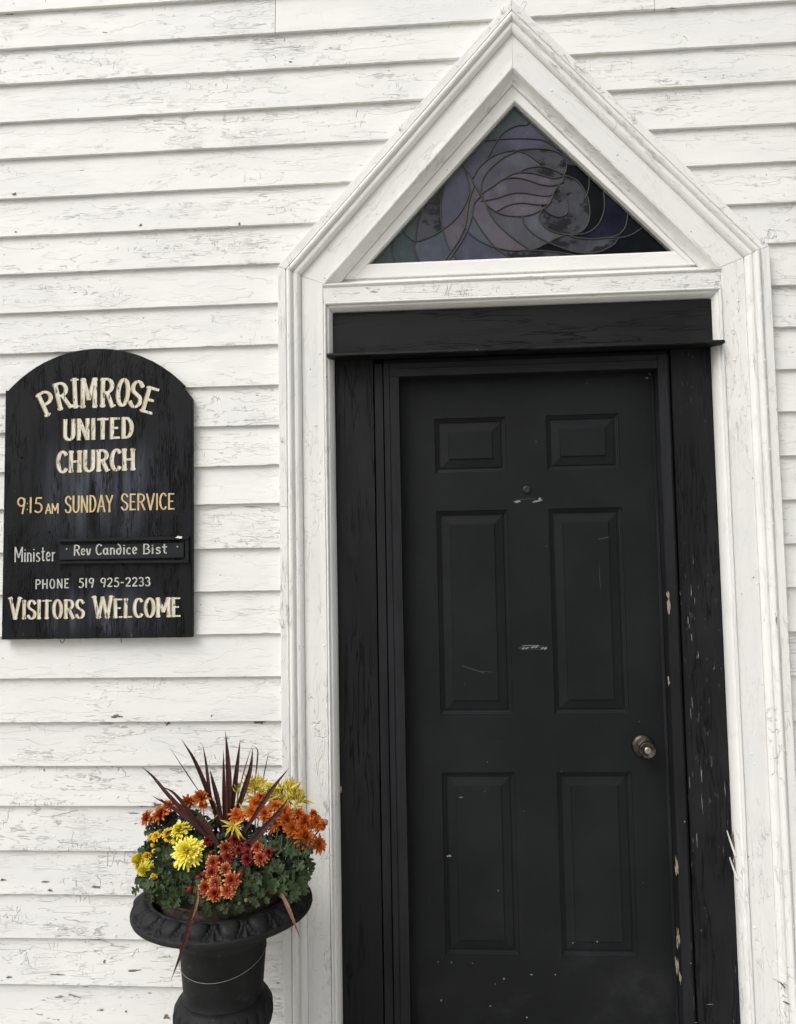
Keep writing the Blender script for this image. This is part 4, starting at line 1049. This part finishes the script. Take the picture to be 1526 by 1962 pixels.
def petal_mat(name, inner, outer, tip, back=None):
    """colour runs along each petal through the 'along' attribute"""
    m = N(name, .55, .25); at_ = m.new('ShaderNodeAttribute', attribute_name='along'); t = at_.outputs['Fac']
    oi = m.new('ShaderNodeObjectInfo')
    c = m.mix(m.step(t, .1, .62), inner, outer); c = m.mix(m.step(t, .66, 1.0), c, tip)
    v = m.coord(0, True); n = m.noise(v, (150, 150, 150), 2)
    c = m.mix(m.mul(m.step(n, .4, .7), .25), c, tuple(x*.55 for x in outer))
    c = m.mix(m.mul(oi.outputs['Random'], .22), c, tuple(x*.5 for x in inner))
    m.col(c); return m.mat
P_ORANGE = petal_mat("orange_petal", (.56, .24, .020), (.52, .098, .012), (.56, .145, .022))
P_RUST = petal_mat("rust_petal", (.15, .012, .010), (.36, .045, .020), (.72, .38, .10))
P_RED = petal_mat("dark_red_petal", (.075, .006, .008), (.19, .014, .014), (.30, .045, .03))
P_YEL = petal_mat("yellow_petal", (.80, .60, .03), (.90, .78, .07), (.92, .84, .16))
P_GOLD = petal_mat("golden_petal", (.70, .36, .012), (.78, .48, .02), (.80, .58, .04))
def flower_mesh(name, mat, seed, layers, petw=.16, cup=.5, dome=.0, n0=18, ragged=.12, thin=False):
    """unit-radius double flower facing +z; petals are folded strips in several rings"""
    rg = random.Random(seed); vs = []; fs = []; al = []
    for li in range(layers):
        q = li/max(1, layers-1)                    # 0 outer ring, 1 innermost
        L = (1-.74*q); cnt = max(5, int(n0*(1-.50*q))); el = R(4)+cup*q*R(82)
        for k in range(cnt):
            a = 2*math.pi*(k+.5*(li % 2))/cnt+rg.uniform(-.16, .16); l = L*rg.uniform(1-ragged, 1+ragged*.6)
            e = el+rg.uniform(-.24, .24); wd = petw*(1-.30*q)*rg.uniform(.8, 1.15)
            ca, sa = math.cos(a), math.sin(a); b = len(vs); z0 = dome*(1-(1-q)**2)
            segs = [(0.06, .35, 0), (.38, .85, .02), (.72, 1.0, .0), (1.0, .58 if not thin else .5, -.10)]
            roll = rg.uniform(-.25, .25)
            for (t, wk, dz) in segs:
                r = l*t*math.cos(e*(.7+.3*t)); z = z0+l*t*math.sin(e)+dz*l*(1-q)+.05*t*t*math.sin(k*2.1)
                hw = wd*wk
                for s_ in (-1, 0, 1):
                    x, y = r, s_*hw; zz = z+(abs(s_)*.35+s_*roll)*hw
                    vs.append((x*ca-y*sa, x*sa+y*ca, zz)); al.append(t*(1-.35*q) if li else t)
            for i in range(3):
                for j in range(2): o_ = b+i*3+j; fs.append((o_, o_+1, o_+4, o_+3))
    # calyx
    b = len(vs); m_ = 8
    for z, r in ((-.02, .34), (-.28, .20), (-.34, .05)):
        for k in range(m_): a = 2*math.pi*k/m_; vs.append((r*math.cos(a), r*math.sin(a), z)); al.append(0)
    mi = [0]*len(fs)
    for i in range(2):
        for k in range(m_): fs.append((b+i*m_+k, b+(i+1)*m_+k, b+(i+1)*m_+(k+1) % m_, b+i*m_+(k+1) % m_)); mi.append(1)
    me = bpy.data.meshes.new(name); me.from_pydata(vs, [], fs); me.update()
    A = me.attributes.new('along', 'FLOAT', 'POINT'); A.data.foreach_set('value', al)
    me.materials.append(mat); me.materials.append(STEM); me.polygons.foreach_set('material_index', mi)
    me.polygons.foreach_set('use_smooth', [True]*len(fs)); return me
FO = [flower_mesh("flower", P_ORANGE, i, 6, .12, .70+.1*(i % 3), .14, 22, .20) for i in range(6)]
FR = [flower_mesh("flower", P_RUST, 10+i, 5, .125, .50+.12*(i % 3), .06, 20, .20) for i in range(6)]
FD = [flower_mesh("flower", P_RED, 20+i, 5, .16, .85, .12, 15) for i in range(2)]
FY = [flower_mesh("flower", P_YEL, 30+i, 10, .082, 1.0, .46, 40, .16, True) for i in range(3)]
FG = [flower_mesh("flower", P_GOLD, 40+i, 5, .15, .9, .2, 16) for i in range(2)]
def bud_mesh(name, mat):
    vs, fs = [], []; n = 8
    for i, (r, z) in enumerate(((.2, -.9), (.85, -.35), (1, .1), (.72, .62), (.25, .92))):
        for k in range(n): a = 2*math.pi*k/n; vs.append((r*math.cos(a)*(1+.1*(k % 2)), r*math.sin(a)*(1+.1*(k % 2)), z))
    for i in range(4):
        for k in range(n): fs.append((i*n+k, i*n+(k+1) % n, (i+1)*n+(k+1) % n, (i+1)*n+k))
    fs += [tuple(range(n))[::-1], tuple(range(4*n, 5*n))]
    me = bpy.data.meshes.new(name); me.from_pydata(vs, [], fs); me.update(); me.attributes.new('along', 'FLOAT', 'POINT').data.foreach_set('value', [.6 if v[2] > 0 else .2 for v in vs])
    me.materials.append(mat); me.polygons.foreach_set('use_smooth', [True]*len(fs)); return me
BUDY, BUDR, BUDG = bud_mesh("bud", P_GOLD), bud_mesh("bud", P_RED), bud_mesh("bud", veg("green_bud", (.10, .15, .05), (.2, .24, .1)))
BUDO = bud_mesh("bud", veg("pink_green_bud", (.25, .17, .09), (.42, .24, .17)))
CEN = Vector((UX, UY, .60))
def place(me, p, nrm, s, parent, spin=0., squash=1.):
    o = bpy.data.objects.new(me.name.split('.')[0], me); COL.objects.link(o)
    q = nrm.normalized().to_track_quat('Z', 'Y')
    o.parent = parent; o.matrix_parent_inverse = Matrix.Translation(-parent.location)
    o.matrix_basis = Matrix.Translation(p) @ q.to_matrix().to_4x4() @ Matrix.Rotation(spin, 4, 'Z') @ Matrix.Diagonal((s, s*rgp.uniform(.86, 1.06), s*squash*rgp.uniform(.8, 1.5), 1))
    return o
def depth(px, py):
    dx = (px-435)/185; top = max(0., min(1., (py-1540)/150))
    k = math.sqrt(max(0, 1-dx*dx)); return UY-.03-.155*k*top**.8
rgp = random.Random(11)
def bloom(meshes, px, py, rpx, parent, tilt=None, dy=0., squash=1.):
    rpx *= 1.16*rgp.uniform(.90, 1.12); Y = depth(px, py)+dy; p, sc = atd(px, py, Y)
    out_ = (p-CEN); out_.z *= .9
    cam_ = (CAMP-p).normalized()
    nrm = out_.normalized()*.75+cam_*.62+Vector((0, 0, .12)) if tilt is None else tilt[0]*Vector((1, 0, 0))+tilt[1]*Vector((0, 0, 1))+cam_*tilt[2]
    o = place(rgp.choice(meshes), p, nrm, rpx/sc, parent, rgp.uniform(0, 6.28), squash); return o, p
def stem_to(mb, p, base, r=.0013):
    m = p.lerp(base, .55)+Vector((0, 0, -.01)); mb.tube(smoothpath([p, m, base], 4), [r]*9, 5, cap=False)
def base_pt(px): return Vector((UX+(px-435)/185*.085, UY-.01, .605))
def plant(label, cat, data, kinds, bx, name="chrysanthemum"):
    b = Vector((UX+bx[0], UY+bx[1], .606)); t = thing(name, b, label, cat, "bedding plants in the urn")
    mb = MB()
    for d in data:
        kind, px, py, r = d[:4]; o, p = bloom(kinds[kind], px, py, r, t, *(d[4:]))
        stem_to(mb, p-(p-CEN).normalized()*.004, b+Vector(((p.x-b.x)*.25, (p.y-b.y)*.25, .01)))
    tag(mb.build("stems", STEM, t, True), kind='stuff'); return t
pl_ol = plant("dark orange chrysanthemum blooming at the left back of the urn", "flowering plant",
   [('o', 284, 1568, 16, (-.8, .25, .5)), ('o', 309, 1563, 17, (-.7, .7, .45)), ('o', 325, 1546, 14, (-.3, 1, .3)), ('o', 361, 1541, 15, (-.2, 1, .3)), ('o', 384, 1531, 16, (0, .9, .6)), ('o', 346, 1548, 12, (-.4, 1, .3)), ('o', 390, 1545, 9), ('g', 303, 1549, 3.5)],
   {'o': FO, 'g': [BUDG]}, (-.06, .01))
pl_or = plant("bright orange chrysanthemum arching over the right rim of the urn", "flowering plant",
   [('o', 454, 1563, 14), ('o', 483, 1557, 15), ('o', 492, 1540, 16), ('o', 499, 1528, 12, (.1, 1, .3)), ('o', 507, 1561, 17), ('o', 529, 1545, 14, (.2, 1, .5)), ('o', 546, 1557, 15), ('o', 549, 1573, 17), ('o', 571, 1563, 14, (.4, .9, .5)),
    ('o', 560, 1589, 19), ('o', 582, 1577, 17), ('o', 583, 1606, 20), ('o', 606, 1577, 16), ('o', 600, 1561, 10, (.1, 1, .1)), ('o', 609, 1618, 17, (.9, .1, .6)), ('o', 525, 1580, 13), ('b', 623, 1576, 5), ('o', 618, 1585, 8, (.9, -.1, .3)), ('o', 536, 1565, 12)],
   {'o': FO, 'b': [BUDO]}, (.07, .0))
pl_y = plant("yellow chrysanthemum with one large lemon bloom at the left front of the urn", "flowering plant",
   [('y', 361, 1634, 27, None, -.012), ('y', 346, 1594, 20, (-.5, .8, .5)), ('g', 321, 1598, 12), ('g', 325, 1606, 9), ('g', 300, 1603, 11), ('g', 290, 1604, 6), ('b', 293, 1620, 4.2), ('b', 295, 1631, 3.8), ('y', 272, 1653, 16, (-.8, .5, .4)),
    ('y', 281, 1663, 15, (-.5, -.3, .9)), ('g', 282, 1642, 9, (-.4, 1, .4)), ('g', 338, 1657, 6.5), ('g', 295, 1679, 7), ('y', 338, 1610, 9), ('b', 357, 1604, 3)],
   {'y': FY, 'g': FG, 'b': [BUDY]}, (-.07, -.05))
pl_r = plant("rust red chrysanthemum with orange-edged petals at the front of the urn", "flowering plant",
   [('r', 409.6, 1654, 13), ('r', 433, 1666, 13), ('r', 407, 1673, 14), ('r', 444, 1688, 16, None, -.01), ('r', 395, 1701, 15), ('r', 413, 1713, 16, None, -.01), ('r', 437, 1707, 16, None, -.015), ('r', 413, 1691, 12), ('r', 434, 1627, 14), ('d', 451, 1611, 13), ('d', 399, 1612, 9),
    ('b', 389, 1625, 4.2), ('b', 405, 1634, 4), ('d', 437, 1642, 12), ('d', 424, 1647, 8), ('d', 458, 1630, 10), ('d', 477, 1621, 10), ('r', 494, 1624, 13), ('d', 474, 1648, 10), ('d', 475, 1635, 9), ('r', 500, 1645, 13), ('d', 515, 1634, 9), ('b', 461, 1675, 6),
    ('b', 381, 1682, 5.5), ('b', 365, 1704, 7), ('b', 430, 1737, 4), ('b', 392, 1676, 5), ('g', 454, 1642, 3), ('g', 472, 1725, 3.5), ('g', 459, 1731, 3)],
   {'r': FR, 'd': FD, 'b': [BUDR], 'g': [BUDG]}, (.0, -.07))

# lobed leaves
def leaf_mesh(seed, mat, lob=1.):
    """unit-length lobed leaf along +x, face up +z"""
    rg = random.Random(seed); pts = []
    outline = [(0, .035), (.18, .05), (.22, .20), (.34, .34), (.42, .33), (.40, .18), (.50, .17), (.60, .40), (.74, .42), (.72, .24), (.76, .17), (.90, .22), (.96, .12), (1.0, 0)]
    outline = [(x+rg.uniform(-.025, .025) if 0 < i < 13 else x, y*rg.uniform(.8, 1.15)) for i, (x, y) in enumerate(outline)]
    vs = []; fs = []; n = len(outline)
    curl = rg.uniform(.15, .5); fold = rg.uniform(.1, .45)
    for x, y in outline:
        z = -curl*x*x*.5
        for s_ in (-1, 0, 1):
            vs.append((x, s_*y, z+abs(s_)*y*fold+(.03*rg.uniform(-1, 1) if s_ else 0)))
    for i in range(n-1):
        a = i*3; fs += [(a, a+3, a+4, a+1), (a+1, a+4, a+5, a+2)]
    me = bpy.data.meshes.new("leaf"); me.from_pydata(vs, [], fs); me.update(); me.materials.append(mat); return me
LM_ = [leaf_mesh(i, LEAF) for i in range(6)]; 
def put_leaf(parent, px, py, lenpx, ang, face=1., dy=0., me=None):
    """a leaf whose base sits at the pixel and which points along the screen angle (degrees, 0 = right, -90 = down)"""
    Y = depth(px, py)+dy; p, sc = atd(px, py, Y); L = lenpx/sc
    a = R(ang); d = Vector((math.cos(a), rgp.uniform(-.45, .05), math.sin(a))).normalized()
    toc = (CAMP-p).normalized(); nz = (toc+Vector((rgp.uniform(-.5, .5), 0, rgp.uniform(0, .7)))).normalized()
    nz = (nz-d*nz.dot(d)).normalized(); yv = nz.cross(d)
    m = Matrix((d, yv, nz)).transposed().to_4x4(); m.translation = p
    o = bpy.data.objects.new("leaf", me or rgp.choice(LM_)); COL.objects.link(o); o.parent = parent
    o.matrix_parent_inverse = Matrix.Translation(-parent.location); o.matrix_basis = m @ Matrix.Scale(L, 4); return o
for px, py, l, a in ((545, 1650, 30, 200), (540, 1632, 34, 10), (520, 1655, 28, -115), (530, 1648, 26, -60), (512, 1672, 34, -100), (520, 1676, 36, -75), (503, 1680, 30, -140), (545, 1688, 34, -92), (538, 1684, 30, -130), (552, 1684, 26, -50), (575, 1672, 32, -85), (580, 1660, 30, -60), (590, 1640, 26, -70),
                     (568, 1690, 30, -100), (560, 1650, 28, -20), (576, 1640, 22, 20), (500, 1600, 26, -120), (520, 1605, 30, -60), (535, 1610, 26, -100), (490, 1588, 28, -70), (565, 1625, 26, -110), (556, 1668, 28, -140), (584, 1690, 24, -80), (590, 1655, 18, -30), (548, 1618, 24, -30),
                     (592, 1662, 16, -55), (571, 1706, 22, -100), (556, 1710, 20, -80), (566, 1656, 26, -50), (584, 1628, 18, -20), (525, 1625, 26, 170), (512, 1612, 24, 150)):
    put_leaf(pl_or, px, py, l, a+rgp.uniform(-12, 12))
for px, py, l, a in ((300, 1590, 24, 200), (318, 1585, 26, -60), (330, 1575, 26, -100), (350, 1572, 26, -80), (372, 1570, 28, -110), (345, 1590, 24, -20), (390, 1580, 26, -70), (370, 1590, 26, -40), (312, 1580, 20, -110), (385, 1560, 24, -120), (360, 1560, 22, -70)):
    put_leaf(pl_ol, px, py, l, a+rgp.uniform(-12, 12), dy=.02)
for px, py, l, a in ((330, 1660, 24, -45), (345, 1668, 26, -90), (365, 1665, 24, -60), (310, 1650, 26, -100), (300, 1660, 24, -130), (318, 1670, 26, -70), (300, 1690, 26, 200), (310, 1700, 26, -100), (330, 1695, 28, -60), (350, 1690, 26, -80), (285, 1695, 22, 160), (290, 1710, 22, -110), (375, 1680, 24, -80),
                     (320, 1720, 26, -90), (345, 1715, 26, -110), (365, 1645, 24, -20), (380, 1640, 22, -60), (305, 1632, 22, -40), (315, 1620, 24, -100), (335, 1625, 26, -140), (320, 1640, 24, -80), (280, 1632, 18, 160), (372, 1610, 22, -30), (380, 1600, 22, -70), (395, 1640, 20, -100), (275, 1690, 18, 190), (300, 1712, 24, -60),
                     (335, 1645, 22, -60), (350, 1705, 22, -40), (288, 1680, 22, -150), (270, 1700, 20, 200), (330, 1708, 22, -120), (360, 1660, 22, -120), (352, 1676, 22, -30)):
    put_leaf(pl_y, px, py, l, a+rgp.uniform(-12, 12))
for px, py, l, a in ((460, 1660, 20, -90), (470, 1670, 20, -60), (455, 1650, 18, -120), (480, 1660, 20, -100), (485, 1690, 20, -60), (470, 1700, 20, -80), (478, 1720, 20, -30), (462, 1728, 26, -95), (445, 1730, 24, -80), (430, 1728, 18, -110), (395, 1725, 20, -70), (380, 1715, 22, -60), (388, 1735, 18, -30), (415, 1733, 16, -60),
                     (450, 1700, 18, -50), (425, 1640, 16, -60), (415, 1630, 18, -130), (445, 1655, 18, -70), (490, 1710, 20, -20), (500, 1700, 18, -60), (405, 1640, 16, 180), (380, 1660, 20, -100), (390, 1690, 18, 160), (460, 1710, 20, -100), (370, 1712, 20, -110), (384, 1700, 18, -140), (487, 1675, 18, -120), (465, 1690, 20, -20),
                     (440, 1735, 20, -120), (400, 1738, 18, -80), (505, 1718, 18, -40), (484, 1732, 16, -10)):
    put_leaf(pl_r, px, py, l*.95, a+rgp.uniform(-15, 15))
# dense inner foliage of each plant: many small leaves filling the mound
def filler(parent, cx, cy, rx, ry, cnt, seed, mat, sz=(.010, .022), inset=.018):
    rg = random.Random(seed); mb = MB()
    for k in range(cnt):
        a = rg.uniform(0, 6.283); q = math.sqrt(rg.random()); px, py = cx+rx*q*math.cos(a), cy+ry*q*math.sin(a)
        p = at(px, py, depth(px, py)+inset+rg.uniform(-.012, .075)); L = rg.uniform(*sz)
        d = Vector((rg.gauss(0, 1), rg.gauss(0, .6), rg.gauss(-.2, 1))).normalized(); nn = Vector((rg.gauss(0, .6), -1, rg.gauss(.4, .6))).normalized(); s_ = d.cross(nn).normalized()
        up_ = s_.cross(d)
        P = [(-.5, 0, 0), (-.15, .26, .06), (.1, .2, .02), (.25, .30, .05), (.5, 0, -.08), (.25, -.30, .05), (.1, -.2, .02), (-.15, -.26, .06)]
        mb.add([p+d*(x*L)+s_*(y*L)+up_*(z*L) for x, y, z in P], [(0, 1, 2, 6, 7), (2, 3, 4, 5, 6)])
    return tag(mb.build("foliage", mat, parent), kind='stuff')
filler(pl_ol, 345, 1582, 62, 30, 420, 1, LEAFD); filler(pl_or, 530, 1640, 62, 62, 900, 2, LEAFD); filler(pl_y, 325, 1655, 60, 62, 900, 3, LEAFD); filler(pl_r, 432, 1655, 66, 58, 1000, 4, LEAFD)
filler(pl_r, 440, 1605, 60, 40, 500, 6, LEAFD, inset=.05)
filler(pl_or, 560, 1640, 36, 45, 120, 5, LEAF, inset=-.01); filler(pl_y, 300, 1690, 40, 26, 130, 7, LEAF, inset=-.008); filler(pl_r, 445, 1700, 60, 40, 170, 8, LEAF, (.008, .015), -.004); filler(pl_y, 330, 1625, 50, 40, 110, 9, LEAF, inset=-.004)
# bare upright stalks of the orange plant showing at its right
mb = MB()
for (a, b) in (((545, 1640), (552, 1600)), ((530, 1640), (560, 1605)), ((536, 1636), (540, 1598)), ((528, 1638), (571, 1604)), ((570, 1650), (575, 1620)), ((578, 1650), (585, 1622)), ((585, 1640), (604, 1600)), ((527, 1612), (531, 1590)), ((590, 1650), (596, 1622)), ((596, 1598), (606, 1585))):
    mb.tube([at(*a, depth(*a)-.006), at((a[0]+b[0])/2+2, (a[1]+b[1])/2, depth(*a)-.006), at(*b, depth(*b)-.002)], .0011, 5)
mb.build("stalks", STEM, pl_or, True)

# spiky cordyline
SPK = N("purple_strap_leaf", .45, .25); _v = SPK.coord(0, True); _n = SPK.noise(_v, (14, 14, 5), 3)
_at = SPK.new('ShaderNodeAttribute', attribute_name='side')
_c = SPK.mix(SPK.step(_n, .3, .7), (.038, .012, .012), (.072, .024, .020)); _c = SPK.mix(SPK.mul(SPK.step(_at.outputs['Fac'], .10, .0), .6), _c, (.12, .045, .032)); SPK.col(_c); SPK = SPK.mat
DRY = simple("dry_strap_leaf", (.16, .085, .05), .6, 0, .3, 60)
spike = thing("spike_plant", (UX, UY, .606), "tall purple-brown spike plant fanning up from the middle of the urn", "spiky plant", "bedding plants in the urn")
def z2(x, y): return (230+x*.2818, 1380+y*.2818)
def z3(x, y): return (230+x*.2818, 1640+y*.2818)
def strap(ctrl, w, mat=None, fold=.35, par=spike, hw_in=.55):
    """ctrl: list of (px, py, Y) base to tip; w full width in photo pixels"""
    P = smoothpath([at(*c) for c in ctrl], 8); n = len(P); vs = []; sd = []
    sc = 1500/((P[0]-CAMP).dot(fw)); W_ = w/sc/2
    for i, p in enumerate(P):
        t = i/(n-1); wd = W_*(hw_in+(1-hw_in)*math.sin(math.pi*min(1, t*1.5+.08)*.5 if t < .35 else math.pi/2))*(1 if t < .4 else max(.02, 1-((t-.4)/.6)**1.5))
        tg = (P[min(i+1, n-1)]-P[max(i-1, 0)]).normalized(); s_ = tg.cross((CAMP-p).normalized()).normalized(); nn = s_.cross(tg)
        tw = .5*math.sin(t*2+len(vs)); s2 = (s_*math.cos(tw*.3)+nn*math.sin(tw*.3))
        for q, k in ((-1, fold), (0, 0), (1, fold)):
            vs.append(p+s2*(q*wd)+nn*(-k*wd if nn.dot(CAMP-p) > 0 else k*wd)*(-1)); sd.append(abs(q))
    fs = [(i*3+j, i*3+j+1, i*3+j+4, i*3+j+3) for i in range(n-1) for j in range(2)]
    o = mesh("strap_leaf", vs, fs, mat or SPK, par); o.data.attributes.new('side', 'FLOAT', 'POINT').data.foreach_set('value', [float(x) for x in sd]); return o
Y0 = UY
for c, w in (
  ([(735, 740, 0), (742, 480, -.01), (733, 260, -.02), (717, 70, -.02)], 44), ([(712, 740, .01), (708, 480, 0), (703, 195, 0)], 32), ([(752, 720, .0), (775, 500, .01), (800, 290, .02), (818, 130, .03)], 38),
  ([(640, 640, .02), (605, 450, .02), (585, 290, .03), (562, 160, .03)], 24), ([(690, 760, -.01), (610, 520, -.02), (510, 280, -.04), (418, 130, -.05)], 34), ([(705, 760, -.03), (668, 560, -.04), (635, 430, -.05), (612, 335, -.06)], 36),
  ([(770, 700, -.02), (830, 520, -.02), (885, 340, -.02), (905, 185, -.02)], 42), ([(780, 620, .03), (830, 400, .03), (870, 260, .03), (910, 145, .03)], 7), ([(918, 420, .04), (932, 300, .04), (936, 205, .04), (905, 175, .03)], 9),
  ([(972, 415, .05), (990, 320, .05), (1017, 198, .05)], 7), ([(548, 500, .04), (450, 355, .04), (330, 172, .04)], 7), ([(620, 830, -.10), (500, 690, -.11), (330, 510, -.11), (225, 385, -.10), (145, 315, -.10)], 30),
  ([(600, 800, -.12), (470, 680, -.13), (340, 585, -.13), (213, 513, -.13)], 30), ([(600, 790, -.10), (470, 620, -.11), (370, 500, -.11), (285, 450, -.11)], 26), ([(665, 850, -.16), (600, 740, -.17), (560, 670, -.17), (512, 612, -.17)], 42),
  ([(845, 760, -.12), (950, 600, -.13), (1050, 450, -.13), (1153, 323, -.13)], 36), ([(885, 845, -.16), (960, 760, -.17), (1060, 650, -.17), (1150, 525, -.18)], 52), ([(1095, 500, .02), (1115, 450, .02), (1150, 392, .02)], 9),
  ([(400, 620, -.08), (330, 575, -.09), (258, 523, -.09)], 14), ([(720, 760, -.05), (722, 620, -.05), (728, 430, -.05)], 30), ([(700, 800, -.08), (690, 700, -.08), (650, 590, -.08), (635, 520, -.08)], 18)):
    strap([(*z2(x, y), Y0+d) for x, y, d in c], w*.2818*(.92 if w > 12 else 1.1))
strap([(*z3(530, 235), UY-.20), (*z3(527, 300), UY-.232), (*z3(480, 450), UY-.240), (*z3(420, 650), UY-.236), (*z3(345, 852), UY-.230)], 11.5, fold=.25)
strap([(*z3(532, 240), UY-.205), (*z3(530, 300), UY-.236), (*z3(505, 390), UY-.245), (*z3(485, 440), UY-.245)], 5, DRY, .2)
strap([(*z3(1088, 240), UY-.14), (*z3(1130, 320), UY-.19), (*z3(1180, 440), UY-.205), (*z3(1230, 572), UY-.205)], 7.5, DRY, .3)

# yellow celosia
CEL = veg("yellow_green_celosia_leaf", (.52, .38, .035), (.78, .57, .075), .55, 40, .0, .25, .55, (.30, .30, .04))
cel = thing("yellow_leaved_plant", (UX+.04, UY+.03, .606), "yellow-green spiky leaved foliage plant behind the orange flowers", "foliage plant", "bedding plants in the urn")
def lance(seed):
    rg = random.Random(seed); vs = []; fs = []; c = rg.uniform(.2, .7)
    for x, y in ((0, .025), (.2, .085), (.40, .105), (.66, .065), (.86, .026), (1, .002)):
        z = -c*x*x*.6
        for s_ in (-1, 0, 1): vs.append((x, s_*y, z+abs(s_)*y*.6+.02*math.sin(x*9+s_)))
    for i in range(5): a = i*3; fs += [(a, a+3, a+4, a+1), (a+1, a+4, a+5, a+2)]
    me = bpy.data.meshes.new("leaf"); me.from_pydata(vs, [], fs); me.update(); me.materials.append(CEL); return me
LN = [lance(i) for i in range(5)]
def lance_at(px, py, lenpx, ang, dy, parent=cel, fwd=None):
    Y = UY+dy; p, sc = atd(px, py, Y); a = R(ang)
    d = Vector((math.cos(a), rgp.uniform(-.6, .35) if fwd is None else fwd, math.sin(a))).normalized()
    toc = (CAMP-p).normalized(); nz = (toc+Vector((rgp.uniform(-.8, .8), 0, rgp.uniform(0, 1)))).normalized(); nz = (nz-d*nz.dot(d)).normalized(); yv = nz.cross(d)
    m = Matrix((d, yv, nz)).transposed().to_4x4(); m.translation = p
    o = bpy.data.objects.new("leaf", rgp.choice(LN)); COL.objects.link(o); o.parent = parent
    o.matrix_parent_inverse = Matrix.Translation(-parent.location); o.matrix_basis = m @ Matrix.Scale(lenpx/sc, 4)
for cx, cy, rx, ry, cnt, dy in ((487, 1514, 18, 26, 120, .02), (503, 1528, 20, 24, 70, .03), (546, 1520, 24, 20, 110, .04), (564, 1537, 20, 24, 100, .03), (535, 1537, 20, 12, 18, .05), (454, 1520, 5, 26, 22, .02), (470, 1565, 10, 22, 18, -.01), (411, 1560, 6, 28, 14, .0), (507, 1505, 10, 8, 10, .02)):
    for k in range(cnt):
        q = math.sqrt(rgp.random()); th = rgp.uniform(0, 6.283); x, y = cx+rx*q*math.cos(th)*.8, cy+ry*q*math.sin(th)*.8
        ang = math.degrees(math.atan2(-(y-cy)/ry+.35, (x-cx)/rx))+rgp.uniform(-45, 45)
        lance_at(x, y, rgp.choice((rgp.uniform(7, 13), rgp.uniform(10, 18), rgp.uniform(15, 25)))*(.6 if rx < 8 else 1), ang, dy+rgp.uniform(-.025, .02))
for px, py, l, a in ((492, 1507, 42, 12), (478, 1530, 26, 200), (480, 1512, 24, 215), (520, 1512, 22, 150), (548, 1512, 20, 100), (556, 1512, 26, 40), (565, 1518, 24, 55), (575, 1530, 22, 70), (575, 1550, 22, -60), (570, 1553, 24, -80), (540, 1512, 22, 160), (524, 1530, 24, 200)):
    lance_at(px, py, l, a, .01, fwd=-.1)
for k, (a, l) in enumerate(((100, 13), (60, 14), (25, 20), (-5, 22), (-32, 24), (-60, 30), (-75, 22), (-100, 20), (-125, 24), (-150, 16), (178, 20), (155, 24), (130, 12), (-45, 32), (-115, 15), (10, 12), (200, 14), (80, 10))):
    lance_at(446+rgp.uniform(-3, 5), 1583+rgp.uniform(-4, 4), l, a, -.115-.004*(k % 3), fwd=rgp.uniform(-.7, .1))
for k in range(5): lance_at(303+k*2, 1646+k, 10, 60+k*30, -.06)
mb = MB()
for (a, b) in (((487, 1560), (489, 1505)), ((553, 1562), (549, 1510)), ((560, 1570), (568, 1530)), ((455, 1580), (456, 1500)), ((447, 1610), (447, 1588)), ((411, 1590), (412, 1540))):
    mb.tube([at(*a, UY+.0), at((a[0]+b[0])/2, (a[1]+b[1])/2, UY+.015), at(*b, UY+.02)], .0022, 6)
mb.build("stems", CEL, cel, True)
